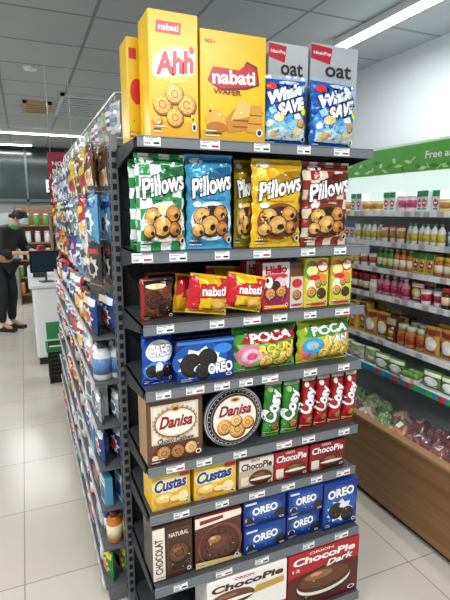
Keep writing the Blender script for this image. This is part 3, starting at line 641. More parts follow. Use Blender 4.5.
for i in range(22):
    y = GY0+.04+i*.108; ci = [0, 1, 2, 0, 3, 1, 0, 2, 1, 0, 3, 1, 0, 2, 1, 0, 2, 3, 0, 1, 2, 0][i]; cnt[ci] = cnt.get(ci, 0)+1
    lb = '%s small pack, %s such from the end-cap, hanging on the white rail' % (hm[ci][0], ORD[cnt[ci]-1])
    loc = (.36, y, 1.955)
    if ci not in hp:
        t = thing('hanging_pack', lb, 'hanging pack', loc, -PI/2+.3, 'packs hanging on the white rail')
        b = pouch_mesh(.085, .115, .02, foil(hm[ci][1]), i, None, 10, 12).build('pack_body', t)
        c = hm[ci]
        decals([R(-.44,.44,.7,.88,c[2]), E(0,.4,.34,.2,c[2]), R(-.3,.3,.34,.48,c[3])], .085, .115, lambda x, z: -bulge(x, z, .085, .115, .02, i)-.0006, b)
        MB().tube([(0, 0, .11), (0, 0, .132), (0, .008, .148), (0, .004, .156)], .0018, mat('c9cccd', .3, .8)).build('hook', t)
        hp[ci] = t
    else: dup(hp[ci], loc, -PI/2+.3+random.uniform(-.25, .25), lb)

# ------------------------------------------------------------ room
RX0, RX1, RY0, RY1, RH = -3.0, 2.78, -2.2, 10.2, 2.85
def plane(name, vs, m):
    return MB().add(vs, [(0, 1, 2, 3)], m).build(name, kind='structure')
plane('floor', [(RX0,RY0,FZ),(RX1,RY0,FZ),(RX1,RY1,FZ),(RX0,RY1,FZ)], tilemat('tile_floor', 'd2ccc0', 'ccc6b9', '9c968a', .6, .003, .22, .12, .23, .14))
plane('ceiling', [(RX0,RY1,RH),(RX1,RY1,RH),(RX1,RY0,RH),(RX0,RY0,RH)], tilemat('tile_ceiling', 'b4b9bb', 'adb3b5', '80878a', .6, .012, .7, .1, .3, .15))
plane('wall_right', [(RX1,RY1,FZ),(RX1,RY0,FZ),(RX1,RY0,RH),(RX1,RY1,RH)], mat('d2d7d9', .6, 0, 0, 0, .02))
plane('wall_left', [(RX0,RY0,FZ),(RX0,RY1,FZ),(RX0,RY1,RH),(RX0,RY0,RH)], mat('dfe2e3', .6, 0, 0, 0, .02))
plane('wall_back', [(RX0,RY1,FZ),(RX1,RY1,FZ),(RX1,RY1,RH),(RX0,RY1,RH)], mat('b2b9b6', .5, 0, 0, 0, .1))
MB().box(RX0, RX1, RY1-.1, RY1-.01, 1.85, 2.84, mat('2a3533', .12, 0, 0, 0, .2)).build('window_1', kind='structure')
fr = MB()
for i in range(8): fr.box(RX0+.1+i*.75, RX0+.14+i*.75, RY1-.13, RY1-.1, FZ, 2.84, mat('5a6263', .4, .5))
fr.box(RX0, RX1, RY1-.13, RY1-.1, 1.82, 1.87, mat('5a6263', .4, .5))
fr.build('trim_1', kind='structure')

def fixture(x, y, lx, ly, label, power=30):
    t = thing('ceiling_light', label, 'ceiling light', (x, y, RH-.002), 0, 'fluorescent ceiling lights')
    MB().box(-lx/2, lx/2, -ly/2, ly/2, -.045, 0, mat('e8ebec', .4)).build('housing', t)
    MB().box(-lx/2+.012, lx/2-.012, -ly/2+.012, ly/2-.012, -.06, -.045, mat('f6fbff', .4, 0, 9.0)).build('tube', t)
    L = bpy.data.lights.new('area', 'AREA'); L.shape = 'RECTANGLE'; L.size = lx; L.size_y = ly; L.energy = power; L.color = (.985, .99, 1)
    o = bpy.data.objects.new('lamp', L); COL.objects.link(o); o.location = (x, y, RH-.068)
fixture(2.17, 2.42, .09, 1.25, 'white fluorescent strip light on the ceiling above the chiller', 15)
fixture(.3, 8.05, 1.6, .09, 'bright strip light across the far ceiling near the counter', 30)
fixture(-1.9, 3.4, .09, 1.25, 'strip light on the ceiling over the left aisle', 46)
fixture(-.9, .6, .09, 1.25, 'added unseen strip light on the ceiling left of the camera', 50)  # out-of-view fixture added for light from the camera side
fixture(.8, -.3, 1.25, .12, 'added unseen strip light behind the camera for the end-cap front', 66)  # unseen fixture added because the end-cap front needs light
fixture(1.6, 5.2, .09, 1.25, 'strip light on the ceiling behind the end-cap', 24)
fixture(-1.2, 6.6, .09, 1.25, 'strip light on the ceiling left of the counter', 28)
fixture(-.2, 9.5, .9, .09, 'strip light on the ceiling just before the far wall', 26)
def vent(x, y, w, d, c, label):
    t = thing('ceiling_vent', label, 'ceiling vent', (x, y, RH-.001), 0)
    f = MB(); m = mat(c, .5)
    f.box(-w/2, w/2, -d/2, -d/2+.04, -.03, 0, m).box(-w/2, w/2, d/2-.04, d/2, -.03, 0, m).box(-w/2, -w/2+.04, -d/2, d/2, -.03, 0, m).box(w/2-.04, w/2, -d/2, d/2, -.03, 0, m)
    f.build('frame', t)
    MB().box(-w/2+.03, w/2-.03, -d/2+.03, d/2-.03, -.006, 0, mat('4b5052', .7)).build('backing', t)
    nn = int(d/.11)
    for i in range(nn):
        y0 = -d/2+.08+i*(d-.16)/max(1, nn-1)
        MB().box(-w/2+.03, w/2-.03, y0-.022, y0+.022, -.022, -.006, m).build('slat', t)
vent(.95, 6.0, 1.0, 1.2, 'c4cacc', 'wide pale slatted air vent in the ceiling over the left aisle')
vent(.24, 6.2, .3, .6, 'b9a27c', 'small beige air vent in the ceiling beside the wide pale one')
MB().lathe([(.05, -.02), (.06, -.004), (.06, 0)], mat('dfe2e3', .5), 0, 0, 0, 20).build('ceiling_speaker', None, (.15, 4.6, RH-.001), 0, 'small round white ceiling fitting ahead of the vents', 'ceiling fitting')

# ------------------------------------------------------------ chiller on the right
CX = 1.84; CY0, CY1 = .7, 4.6; BT = .39; BF = .31
chl = thing('open_chiller', 'open-front chiller cabinet with green header and wooden base panel on the right', 'chiller', (0, 0, 0))
cw = mat('dfe3e5', .4, 0, 0, 0, .03)
MB().box(2.62, 2.66, CY0, CY1, .3, 2.06, cw).build('back_panel', chl)
MB().box(2.2, 2.66, CY0, CY1, 2.0, 2.06, cw).build('canopy', chl)
hd = MB().box(2.185, 2.2, CY0, CY1, 1.885, 2.045, mat('5cb444', .35, 0, 0, 0, .2, 1, 0, 4)).build('header_panel', chl)
hx = MB()
for (s, yc, z, wd, hh) in (('Free an', 2.065, 1.975, .2, .042), ('Free an', 3.3, 1.975, .2, .042)):
    vs, fs = tgeo(s, .02)
    xs = [p[0] for p in vs]; ys = [p[1] for p in vs]
    hx.add([(2.1832, yc+wd/2-(x-min(xs))/(max(xs)-min(xs))*wd, z+((yy-min(ys))/(max(ys)-min(ys))-.5)*hh) for x, yy in vs], fs, ink('ffffff'))
hx.build('lettering', hd)
lf = MB()
for i in range(34):
    yy = 1.9+i*.04; zz = (1.9 if yy < 2.2 else 1.905)+(.015 if yy < 2.2 else .06)*math.sin(i*2.3)**2; a = i*1.3; L_ = .04
    lf.add([(2.1838, yy+L_*math.cos(a), zz+.016*math.sin(a)), (2.1838, yy+.012*math.sin(a), zz+.013), (2.1838, yy-L_*math.cos(a), zz-.014*math.sin(a)), (2.1838, yy-.012*math.sin(a), zz-.012)], [(0, 1, 2, 3)], ink(['b4ea84', 'd4f0b0', '3a8a3a'][i % 3]))
lf.build('leaf_print', hd)
MB().box(2.25, 2.29, CY0+.05, CY1-.05, 1.975, 2.0, mat('f4fbff', .4, 0, 5.0)).build('light_strip', chl)
L = bpy.data.lights.new('chiller', 'AREA'); L.shape = 'RECTANGLE'; L.size = .04; L.size_y = 2.6; L.energy = 3.5; L.color = (.97, .99, 1)  # area lamp added under the canopy to brighten the chiller goods
o = bpy.data.objects.new('lamp', L); COL.objects.link(o); o.location = (2.27, 2.4, 1.97); o.rotation_euler = (0, math.radians(-18), 0)
MB().box(CX, CX+.03, CY0, CY1, FZ+.04, BT, woodmat('wood_panel', '7d5a3a', '977048')).build('base_panel', chl)
MB().box(CX-.004, CX+.05, CY0, CY1, BT, BT+.015, mat('a8825a', .5)).build('base_edge', chl)
MB().box(CX+.03, 2.62, CY0, CY1, FZ, FZ+.04, dark2).build('plinth', chl)
MB().box(CX+.03, 2.62, CY0, CY1, BF-.025, BF, cw).build('bin_floor', chl)
for y in (CY0, CY1-.03):
    e = MB().add([(CX,y,FZ+.04),(2.66,y,FZ+.04),(2.66,y,2.06),(2.19,y,2.06),(2.1,y,.9),(CX,y,.5),(CX,y+.03,FZ+.04),(2.66,y+.03,FZ+.04),(2.66,y+.03,2.06),(2.19,y+.03,2.06),(2.1,y+.03,.9),(CX,y+.03,.5)],
        [(0,1,2,3,4,5),(11,10,9,8,7,6)]+[(i,(i+1)%6,(i+1)%6+6,i+6) for i in range(6)], cw)
    e.build('end_panel', chl)
CZ = [(1.65, 2.12), (1.46, 2.11), (1.29, 2.10), (1.12, 2.09), (.84, 2.06), (.68, 1.98)]
for i, (z, xf) in enumerate(CZ):
    so = MB().box(xf+.004, 2.62, CY0+.03, CY1-.03, z-.014, z-.001, mat('cdd1d3', .4)).build('shelf', chl)
    MB().box(xf, xf+.004, CY0+.03, CY1-.03, z-.03, z+.004, mat('2f9ab0' if i == 5 else 'e8eaeb', .35)).build('price_rail', so)
    sl = MB()
    for j in range(24):
        y = 1.55+j*.08+random.uniform(-.015, .015)
        sl.box(xf-.001, xf, y, y+.045, z-.028, z+.001, ink(random.choice(['ffffff', 'f4f4ea', 'b8bcbe', 'c9b0a8'] if i < 5 else ['f0c020', '2f7fc0', '54b848', 'e04038'])))
    sl.build('price_label', so)
def bottle(name, label, cat, h, r, body, cap, lab, loc, group):
    t = thing(name, label, cat, loc, 0, group)
    MB().lathe([(r*.9, 0), (r, h*.05), (r, h*.6), (r*.85, h*.72), (r*.42, h*.84), (r*.42, h*.9)], mat(body, .3), seg=14).build('bottle_body', t)
    MB().lathe([(r*.5, h*.89), (r*.5, h), (r*.4, h+.001)], mat(cap, .4), seg=12).build('cap', t)
    MB().lathe([(r*1.015, h*.16), (r*1.015, h*.52)], mat(lab, .4), seg=14).build('label_band', t)
    return t
def jar(name, label, cat, h, r, body, cap, lab, loc, group):
    t = thing(name, label, cat, loc, 0, group)
    MB().lathe([(r*.9, 0), (r, h*.06), (r, h*.7), (r*.8, h*.78)], mat(body, .15), seg=16).build('jar_body', t)
    MB().lathe([(r*.92, h*.78), (r*.92, h*.97), (r*.86, h)], mat(cap, .35), seg=16).build('lid', t)
    MB().lathe([(r*1.015, h*.2), (r*1.015, h*.58)], mat(lab, .4), seg=16).build('label_band', t)
    return t
def cup(name, label, cat, h, r, body, cap, lab, loc, group):
    t = thing(name, label, cat, loc, 0, group)
    MB().lathe([(r*.78, 0), (r*.8, h*.04), (r, h*.92)], mat(body, .35), seg=16).build('cup_body', t)
    MB().lathe([(r*1.08, h*.92), (r*1.08, h*.97), (r*1.0, h)], mat(cap, .3, .2), seg=16).build('foil_lid', t)
    MB().lathe([(r*.86, h*.25), (r*.985, h*.72)], mat(lab, .4), seg=16).build('label_band', t)
    return t
def cbox(name, label, cat, h, r, body, cap, lab, loc, group):
    w = r*2.6
    return carton(name, label, cat, w, h, .07, card(body), [R(-.5,.5,.72,1,cap), E(0,.42,.34,.2,lab), R(-.3,.3,.1,.18,cap), R(-.2,.2,.38,.46,'ffffff'), E(.2,.6,.14,.06,'ffffff')], (loc[0]-.02, loc[1], loc[2]), -PI/2, group)
def bag(name, label, cat, h, r, body, cap, lab, loc, group):
    w = r*3
    return pouch(name, label, cat, w, h, .045, foil(body), [R(-.46,.46,.72,.9,cap), E(0,.42,.36,.24,lab), E(.1,.4,.2,.12,'ffffff'), R(-.3,.3,.1,.18,cap)], (loc[0], loc[1], loc[2]), -PI/2+.12, group, small=True, amp=1.6)
def trayp(name, label, cat, h, r, body, cap, lab, loc, group):
    t = thing(name, label, cat, loc, -PI/2+.1, group)
    w = r*3
    MB().add([(-w*.42,-.05,0),(w*.42,-.05,0),(w*.42,.05,0),(-w*.42,.05,0),(-w/2,-.06,h*.5),(w/2,-.06,h*.5),(w/2,.06,h*.5),(-w/2,.06,h*.5)], [(3,2,1,0),(4,5,6,7),(0,1,5,4),(1,2,6,5),(2,3,7,6),(3,0,4,7)], mat('e4e3dc', .4)).build('tray', t)
    f = MB()
    for i in range(3):
        for j in range(2):
            f.lathe([(.004, h*.45), (.026, h*.5), (.03, h*.72), (.02, h*.95), (.004, h)], mat(body, .35), -w/2+w*(i+.5)/3, -.028+j*.056, 0, 10)
    f.build('contents', t)
    MB().box(-w*.2, w*.2, -.0625, -.0605, h*.1, h*.45, mat(lab, .4)).build('printed_label', t)
    return t
rows = [
 ('topmost', [(bottle, .12, .022, [('white','e8eae9','c8383e','8fa8c4'),('pale blue','c3d6e4','e8ecee','4f7fb4'),('cream','e6dcc4','c8a040','b87a3a')]), (cup, .095, .034, [('white','e8eaea','cfd5da','4f83b8'),('light pink','ecd2d8','d8d9da','b8486a')]), (cup, .07, .04, [('pale yellow','eedfa8','dfe2e2','c08830')]), (cbox, .12, .02, [('white','e4e8ea','3f9a5a','d05a5a')])]),
 ('second', [(cup, .08, .032, [('pale blue','8fb8d8','e0e4e6','f4f6f8'),('white','e8eaea','3f6fb0','5f8fbf'),('sky blue','6fa8d0','e8eaeb','ffffff')]), (cbox, .11, .022, [('white','e8eaec','3f77b4','c83a3a')]), (cup, .1, .028, [('cream','e6dcc8','b8383c','b98a4a')]), (bottle, .12, .022, [('white','e8eae8','3f8a4a','d8c040')])]),
 ('third', [(bottle, .125, .023, [('green','4e8a3e','d8dad0','e8e6a0'),('orange','d07a2c','d8d4c0','fff2d0'),('white','e8e8e4','3e8a3a','d9c05a')]), (cup, .085, .032, [('pale green','b4cc9c','e0e4e4','4e9a4a'),('white','e8eaea','d0d4d4','b9603a')]), (jar, .11, .028, [('amber','a8642a','d8b040','efe6cf')]), (cbox, .12, .02, [('yellow','dcb848','3a8a4a','c9383a')])]),
 ('fourth', [(jar, .115, .028, [('red','9c2a2e','b8242c','ffffff'),('clear red-lidded','d2cabc','b8242c','f4f0e4'),('dark','4a2a20','b8242c','e9d8b4')]), (bottle, .125, .025, [('pink','cc8496','f0f0f0','b8364c')]), (cup, .085, .032, [('white','e8eaea','cdd2d4','b8283c')]), (bag, .12, .03, [('red and white','b8343a','f4f0e4','f0d060')])]),
 ('fifth', [(cbox, .2, .026, [('yellow','d0ac48','7a3a1e','b97a2f'),('light brown','a47a48','e0d6bf','6a3a26')]), (cbox, .15, .03, [('cream','dcd0b4','b8343a','b98a4f'),('dark brown','5a3420','d8c8a4','c98a2f')]), (bottle, .19, .03, [('brown','5a3020','c8a040','e0d6bf')]), (bag, .17, .034, [('orange','c8702c','f4ecd8','a33a1e'),('golden','c8983a','8a3020','f4ecd8')]), (jar, .13, .034, [('golden','b87c2c','d8d0b8','a33a1e')])]),
 ('lowest', [(trayp, .06, .035, [('brown','8a5a30','','e4e0d0'),('yellow','c0953a','','c9283a'),('green','5f8a34','','ffffff')]), (bag, .1, .04, [('green','5f8a3a','e8ecd8','ffffff'),('clear white','c8ccc4','7aa04a','c9b080')])])]
PN = {bottle: ('drink_bottle','bottle'), cup: ('yogurt_cup','cup'), cbox: ('food_packet','packet'), trayp: ('food_tray','food tray'), jar: ('food_jar', 'jar'), bag: ('food_bag', 'food bag')}
cpro = {}
for i, (rn, fam) in enumerate(rows):
    z, xf = CZ[i]; y = 1.66; cnt = {}
    while y < 2.95:
        fn, h, r, opts = random.choice(fam); o_ = random.choice(opts); rep = random.choice([1, 2, 2, 3])
        wd = {bottle: 2.15*r, cup: 2.3*r, cbox: 2.75*r, trayp: 3.5*r, jar: 2.1*r, bag: 3*r}[fn]
        for q in range(rep):
            nm, ctg = PN[fn]; key = (fn.__name__, i, o_[0])
            cnt[key] = cnt.get(key, 0)+1
            if cnt[key] > 24: break
            lb = '%s %s, %s such from the camera end, %s chiller shelf' % (o_[0], ctg, ORD[cnt[key]-1], rn)
            jx = random.uniform(-.012, .018)
            for dd in range(2 if i in (2, 3, 4) else 1):
                loc = (xf+.05+dd*.1+jx, y+wd/2, z+.0005)
                l2 = lb if dd == 0 else 'rear-row '+lb
                if key in cpro:
                    lc = (loc[0]-.02, loc[1], loc[2]) if fn is cbox else loc
                    dup(cpro[key], lc, None, l2)
                else: cpro[key] = fn(nm, l2, ctg, h, r, o_[1], o_[2], o_[3], loc, '%ss on the %s chiller shelf' % (ctg, rn))
            y += wd+.004
VEG = [('dark red', ['4a141c', '7e2430', '9a3228', '5a1f20']), ('leafy green', ['3c5a2c', '5f8f40', '8aae58', 'b9c98a']), ('brown and white', ['7b5a3c', 'b99264', 'd9cfc0', '9a7a56']), ('pale green', ['9ab070', 'c4cca4', '6f8a46', 'dcdcc8']), ('red and orange', ['9a3220', 'c04c2c', 'd0963c', '6a2a1c'])]
vm = [vegmat('veg_%d' % i, c[1]) for i, c in enumerate(VEG)]
film = mat('f2f4f4', .06, 0, 0, 1.0, .02, .1, 0, 45)
cnt = {}
vp = {}
for iy in range(12):
    for ix in range(2):
        y = 1.40+iy*.142; x = 1.95+ix*.158
        ci = (0 if random.random() < .7 else 4) if y < 2.05 else random.choice([1, 2, 3, 1, 2, 0])
        cnt[ci] = cnt.get(ci, 0)+1
        lb = '%s film-wrapped produce pack, %s such from the camera end of the bin' % (VEG[ci][0], ORD[cnt[ci]-1])
        loc = (x+random.uniform(-.0, .006), y, BF+.001); rz = random.uniform(-.1, .1)
        vk = (ci, random.randint(0, 1))
        if vk in vp: dup(vp[vk], loc, rz, lb); continue
        t = thing('produce_pack', lb, 'produce pack', loc, rz, 'film-wrapped produce in the chiller bin')
        bumps = [(random.uniform(-.05, .05), random.uniform(-.045, .045), random.uniform(.03, .06), random.uniform(.02, .032)) for q in range(9)]
        def hz(px, py, g=0):
            e = max(0, 1-(abs(px)/.078)**3)*max(0, 1-(abs(py)/.07)**3)
            s = .065+max([0]+[b_[2]*math.exp(-((px-b_[0])**2+(py-b_[1])**2)/(b_[3]**2)) for b_ in bumps])
            return (s+g)*e**.4
        def dome(m, g, nm):
            n_ = 18; vs = []
            for j in range(n_+1):
                for i_ in range(n_+1):
                    px = -.078+.156*i_/n_; py = -.07+.14*j/n_
                    vs.append((px, py, .002+hz(px, py, g)+(g*.6*math.sin(px*210+py*90)*math.sin(py*170) if g else 0)))
            fs = [(j*(n_+1)+i_, j*(n_+1)+i_+1, (j+1)*(n_+1)+i_+1, (j+1)*(n_+1)+i_) for j in range(n_) for i_ in range(n_)]
            fs.append(tuple([i_ for i_ in range(n_, -1, -1)]+[(j*(n_+1)) for j in range(1, n_+1)]+[n_*(n_+1)+i_ for i_ in range(1, n_+1)]+[j*(n_+1)+n_ for j in range(n_-1, 0, -1)]))
            MB().add(vs, fs, m, True).build(nm, t)
        dome(vm[ci], 0, 'contents'); dome(film, .007, 'film_wrap')
        MB().add([(-.03, -.02, hz(-.03, -.02)+.014), (.01, -.02, hz(.01, -.02)+.014), (.01, .01, hz(.01, .01)+.014), (-.03, .01, hz(-.03, .01)+.014)], [(0, 1, 2, 3)], mat('f4f4f0', .4)).build('sticker', t)
        vp[vk] = t

# ------------------------------------------------------------ far left: sign, counter, baskets, rack
sg = thing('promotion_sign', 'crimson hanging promotion sign with white lettering at the far end of the aisle shelves', 'sign', (.345, 4.46, 1.70))
bd = MB().box(-.115, .115, 0, .012, 0, .45, mat('a3152f', .4)).build('board', sg)
decals([T('NGHÈ', -.02,.8,.66,.1,'ffffff'), T('PHỤ', -.1,.64,.5,.1,'ffffff'), R(-.36,.3,.5,.52,'f0d0d6'), R(-.36,.2,.44,.46,'f0d0d6'), E(.1,.22,.26,.12,'c83a52')], .23, .45, lambda x, z: -.0005, bd)
MB().tube([(-.09, .006, .45), (-.09, .006, 1.148)], .003, mat('c9cccd', .3, .6)).tube([(.09, .006, .45), (.09, .006, 1.148)], .003, mat('c9cccd', .3, .6)).build('hanging_wires', sg)

ct = thing('checkout_counter', 'long white checkout counter with grey top at the far end of the aisle', 'counter', (.70, 5.6, FZ))
MB().box(-.66, .75, 0, 1.9, .08, .9, mat('f4f6f5', .3, 0, 0, 0, .03)).build('body', ct, bevel=.03)
MB().box(-.64, .74, .03, 1.87, 0, .08, dark2).build('kick_plate', ct)
MB().box(-.7, .78, -.03, 1.95, .9, .94, mat('e4e8e7', .25)).build('worktop', ct, bevel=.008)
MB().box(-.55, -.3, -.004, 0, .3, .5, mat('3f8f56', .4)).build('green_panel', ct)
CT = FZ+.941
ps = thing('till_monitor', 'black till monitor on the checkout counter', 'monitor', (.20, 5.8, CT), .25)
MB().box(-.07, .07, -.06, .06, 0, .012, mat('1a1c1e', .4)).build('stand_base', ps)
MB().tube([(0, .01, .01), (0, .02, .18)], .014, mat('1a1c1e', .4)).build('stand', ps)
sc_ = MB().box(-.17, .17, 0, .03, .11, .36, mat('141618', .25)).build('screen', ps, bevel=.005)
MB().box(-.155, .155, -.002, 0, .125, .345, mat('22303c', .15)).build('display', sc_)
sn = thing('barcode_scanner', 'small dark red device with black base on the checkout counter edge', 'scanner', (.44, 5.72, CT))
MB().box(-.04, .04, -.05, .05, 0, .03, mat('1d1f20', .4)).build('base', sn, bevel=.006)
MB().box(-.03, .03, -.04, .03, .03, .07, mat('a3202a', .4)).build('head', sn, bevel=.01)
pr = thing('receipt_printer', 'small dark receipt printer with paper on the counter behind the till monitor', 'printer', (.14, 6.3, CT))
MB().box(-.08, .08, -.09, .09, 0, .13, mat('2a2d30', .4)).build('body', pr, bevel=.01)
MB().box(-.035, .035, -.06, -.058, .13, .2, mat('f4f4f0', .6)).build('paper', pr)
bc = thing('bread_cabinet', 'wooden bread display cabinet with added lighting behind the till monitor', 'display cabinet', (.76, 6.9, CT))
wm = woodmat('rack_wood', '7d6248', '9b7b5b')
MB().box(-.42, .42, .34, .36, 0, .75, wm).build('back_panel', bc)
for x in (-.42, .4): MB().box(x, x+.02, 0, .34, 0, .75, wm).build('side_panel', bc)
for z in (0, .24, .48, .73): MB().box(-.4, .4, 0, .34, z, z+.015, wm).build('shelf', bc)
MB().box(-.38, .38, .02, .05, .715, .728, mat('ffe9c0', .4, 0, 5.0)).build('light_strip', bc)  # warm glowing strip added to brighten the cabinet and far background
br = None
for k, z in enumerate((CT+.015, CT+.255, CT+.495)):
    for i in range(6):
        lb = '%s bread roll from the left on the %s cabinet shelf' % (ORD[i], ['lowest', 'middle', 'highest'][k])
        loc = (.43+i*.128, 7.0, z)
        if br is None:
            br = thing('bread_roll', lb, 'bread', loc, 0, 'bread rolls in the cabinet')
            MB().lathe([(.03, 0), (.055, .015), (.058, .04), (.045, .065), (.02, .078)], mat('c98f4a', .5, 0, 0, .3, .2), seg=16).build('crust', br)
            MB().lathe([(.03, -.002), (.058, .0), (.06, .012)], mat('f4f0e4', .6), seg=16).build('paper_case', br)
        else: dup(br, loc, i*.7, lb)
cr = thing('shopping_basket', 'dark shopping basket stack with green rim on the floor by the shelf end', 'basket', (.3, 5.05, FZ))
b = MB()
for j in range(7):
    z = .02+j*.045; k = .85+j*.02
    b.box(-.17*k, .17*k, -.13*k, -.12*k, z, z+.03, mat('1e2322', .5)); b.box(-.17*k, .17*k, .12*k, .13*k, z, z+.03, mat('1e2322', .5))
    b.box(-.17*k, -.16*k, -.13*k, .13*k, z, z+.03, mat('1e2322', .5)); b.box(.16*k, .17*k, -.13*k, .13*k, z, z+.03, mat('1e2322', .5))
for sx in (-1, 1):
    for sy in (-1, 1): b.box(sx*.155-.01, sx*.155+.01, sy*.115-.01, sy*.115+.01, 0, .34, mat('1e2322', .5))
b.box(-.15, .15, -.11, .11, 0, .02, mat('1e2322', .5))
b.build('basket_body', cr)
gr_ = mat('2e7a45', .4)
MB().box(-.18, .18, -.14, -.12, .34, .39, gr_).box(-.18, .18, .12, .14, .34, .39, gr_).box(-.18, -.16, -.12, .12, .34, .39, gr_).box(.16, .18, -.12, .12, .34, .39, gr_).build('rim', cr)
rk = thing('display_rack', 'brown wooden display rack of small goods against the far wall', 'rack', (.55, 9.5, FZ))
MB().box(-.7, .7, .28, .3, 0, 1.82, wm).build('back_panel', rk)
for x in (-.7, 0, .68): MB().box(x, x+.02, 0, .28, 0, 1.82, wm).build('side_panel', rk)
RZ = [.2, .52, .84, 1.16, 1.48]
for z in RZ: MB().box(-.7, .7, 0, .28, z-.02, z, wm).build('shelf', rk)
jp = None
for k, z in enumerate(RZ):
    for i in range(8):
        lb = '%s small jar from the left on the %s shelf of the far wooden rack' % (ORD[i], ['lowest', 'second lowest', 'middle', 'second highest', 'highest'][k])
        loc = (-.1+i*.165+(.01 if i > 3 else 0), 9.6, z+FZ+.0005)
        c = random.choice(['c9283a', 'e9c23a', 'f0ece0', '5a9a4a', 'c98a4a', 'e8e8e8'])
        if jp is None or random.random() < .4:
            jp = thing('goods_jar', lb, 'jar', loc, 0, 'jars on the far rack')
            MB().lathe([(.045, 0), (.05, .02), (.05, .15), (.04, .18)], mat(c, .4), seg=12).build('jar_body', jp)
            MB().lathe([(.045, .18), (.045, .21)], mat('e8e4d8', .4), seg=12).build('lid', jp)
        else: dup(jp, loc, 0, lb)
sgn = MB().box(-.16, .16, 0, .02, 0, .24, mat('dfe4e4', .4)).build('wall_sign', None, (.62, 10.04, 2.0), 0, 'small white sign on the dark glass at the far wall', 'sign')
decals([T('TRANG', 0,.62,.8,.26,'2a3a3a'), R(-.4,.4,.2,.32,'3f8f56')], .32, .24, lambda x, z: -.0005, sgn)

# ------------------------------------------------------------ person
PA = math.radians(55); PX, PY = -.29, 7.55
per = thing('person', 'shop worker in black uniform with green collar, bending over the counter at far left', 'person', (PX, PY, FZ), PA)
per.scale = (1.12, 1.12, 1.12)
def skin(name, nodes, edges, m, root, parent, sub=2):
    bm = bmesh.new(); sl = bm.verts.layers.skin.verify(); V = {}
    for k, (p, r) in nodes.items():
        v = bm.verts.new(p); v[sl].radius = (r, r) if not isinstance(r, tuple) else r; V[k] = v
    for k in root: V[k][sl].use_root = True
    for a, b in edges: bm.edges.new((V[a], V[b]))
    me = bpy.data.meshes.new(name); bm.to_mesh(me); bm.free(); me.materials.append(m)
    o = bpy.data.objects.new(name, me); COL.objects.link(o); o.parent = parent
    s = o.modifiers.new('skin', 'SKIN'); s.use_smooth_shade = True
    d = o.modifiers.new('sub', 'SUBSURF'); d.levels = sub; d.render_levels = sub
    return o
N = {'pel': ((0,.06,.92), .135), 'sp': ((0,.02,1.07), .125), 'ch': ((0,-.09,1.25), .14), 'nk0': ((0,-.16,1.36), .055), 'nk': ((0,-.2,1.395), .045), 'h0': ((0,-.25,1.42), .06), 'h1': ((0,-.285,1.47), .082), 'h2': ((0,-.29,1.53), .06)}
Ed = [('pel','sp'),('sp','ch'),('ch','nk0'),('nk0','nk'),('nk','h0'),('h0','h1'),('h1','h2')]
for s, sx in (('l', -1), ('r', 1)):
    N.update({'sh'+s: ((sx*.175,-.1,1.3), .058), 'ua'+s: ((sx*.215,-.12,1.17), .05), 'el'+s: ((sx*.225,-.15,1.05), .04), 'fa'+s: ((sx*.18,-.27,1.04), .033), 'wr'+s: ((sx*.12,-.38,1.04), .023), 'pa'+s: ((sx*.10,-.44,1.04), (.03, .016)),
              'hp'+s: ((sx*.09,.06,.84), .088), 'kn'+s: ((sx*.1,.0,.47), .057), 'cf'+s: ((sx*.1,.03,.33), .05), 'an'+s: ((sx*.1,.04,.1), .033), 'to'+s: ((sx*.11,-.11,.035), .03)})
    Ed += [('ch','sh'+s),('sh'+s,'ua'+s),('ua'+s,'el'+s),('el'+s,'fa'+s),('fa'+s,'wr'+s),('wr'+s,'pa'+s),('pel','hp'+s),('hp'+s,'kn'+s),('kn'+s,'cf'+s),('cf'+s,'an'+s),('an'+s,'to'+s)]
roots = ['pel']
for s, sx in (('l', -1), ('r', 1)):
    for j in range(5):
        k = 'f%d%s' % (j, s); off = (j-1.5)*.017
        if j == 4: pts = [(sx*.085,-.43,1.05), (sx*.06,-.45,1.055), (sx*.05,-.475,1.05)]
        else:
            ln = [.07, .078, .073, .058][j]
            pts = [(sx*.10+off,-.445,1.04), (sx*.10+off*1.1,-.46-ln*.45,1.038), (sx*.10+off*1.1,-.46-ln*.8,1.018)]
        for q, p in enumerate(pts): N[k+str(q)] = (p, .0085)
        Ed += [(k+'0', k+'1'), (k+'1', k+'2')]; roots.append(k+'0')
skm = mat('c99a7c', .5)
skin('body', N, Ed, skm, roots, per)
def sub(keys, grow):
    n = {k: (N[k][0], (N[k][1][0] if isinstance(N[k][1], tuple) else N[k][1])+grow) for k in keys}
    return n, [e for e in Ed if e[0] in n and e[1] in n]
n1, e1 = sub(['pel','sp','ch','nk0','shl','ual','ell','fal','shr','uar','elr','far'], .024)
skin('uniform_top', n1, e1, mat('16191a', .7), ['pel'], per)
n2, e2 = sub(['pel','hpl','knl','cfl','anl','hpr','knr','cfr','anr'], .02)
skin('trousers', n2, e2, mat('1b1d22', .8), ['pel'], per)
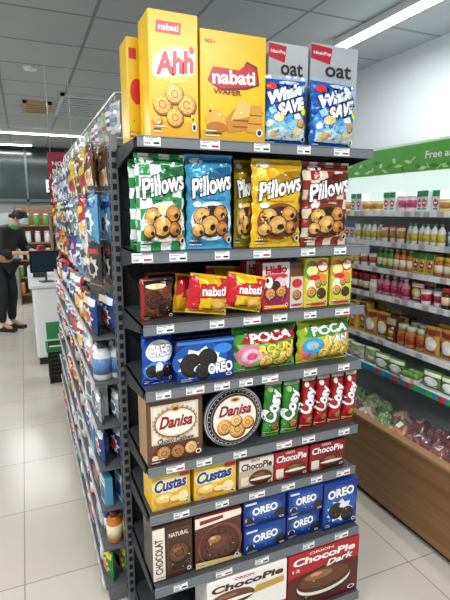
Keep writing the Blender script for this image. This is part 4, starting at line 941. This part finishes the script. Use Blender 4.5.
for sx in (-1, 1):
    MB().lathe([(.04, 0), (.048, .02), (.045, .05), (.03, .07)], mat('202224', .5), sx*.105, -.0, 0, 14).box(sx*.105-.045, sx*.105+.045, -.15, .07, 0, .045, mat('202224', .5)).build('shoe', per, bevel=.015)
MB().lathe([(.085, -.02), (.075, .02), (.066, .035)], mat('2f9a5a', .6), 0, -.165, 1.355, 18).build('collar', per)
hair = MB()
prof = [(.094*math.cos(a), .088*math.sin(a)) for a in [(PI/2+.45)*j/8-.45 for j in range(9)]]
hair.lathe(prof, mat('17130f', .6), 0, -.268, 1.5, 20).lathe([(.012, -.03), (.04, -.02), (.045, 0), (.035, .02), (.01, .03)], mat('17130f', .6), 0, -.16, 1.5, 14)
hair.build('hair', per)
MB().lathe([(.02, -.045), (.052, -.03), (.06, 0), (.055, .03), (.05, .035)], mat('c9d8de', .6), 0, -.318, 1.435, 18).build('face_mask', per)
for sx in (-1, 1):
    MB().lathe([(.003, -.007), (.01, 0), (.003, .007)], mat('120d0a', .3), sx*.03, -.366, 1.485, 10).build('eye', per)
    MB().lathe([(.004, -.02), (.012, 0), (.006, .02)], skm, sx*.09, -.275, 1.46, 8).build('ear', per)
d_ = .53*1.12
MB().box(-.07, .07, -.02, .02, 0, .09, mat('b93a3a', .5)).build('food_packet', None, (PX+d_*math.sin(PA), PY-d_*math.cos(PA), FZ+1.04*1.12+.01), PA, 'small red packet held in the shop worker hands', 'packet', bevel=.008)

# ------------------------------------------------------------ world and camera
w = bpy.data.worlds.new('World'); sc.world = w; w.use_nodes = True
bg = w.node_tree.nodes['Background']; bg.inputs[0].default_value = (.94, .96, 1, 1); bg.inputs[1].default_value = .42
cam = bpy.data.cameras.new('cam'); co = bpy.data.objects.new('camera', cam); COL.objects.link(co)
cam.sensor_fit = 'VERTICAL'; cam.sensor_height = 36; cam.lens = FPX/600*36; cam.clip_start = .05
co.location = (0, 0, CAMH); co.rotation_euler = (PI/2-PIT, 0, -YAW)
sc.camera = co
for o in list(COL.objects):
    if o.parent is None: o.location.z += -FZ
try: sc.view_settings.view_transform = 'Standard'
except Exception: pass
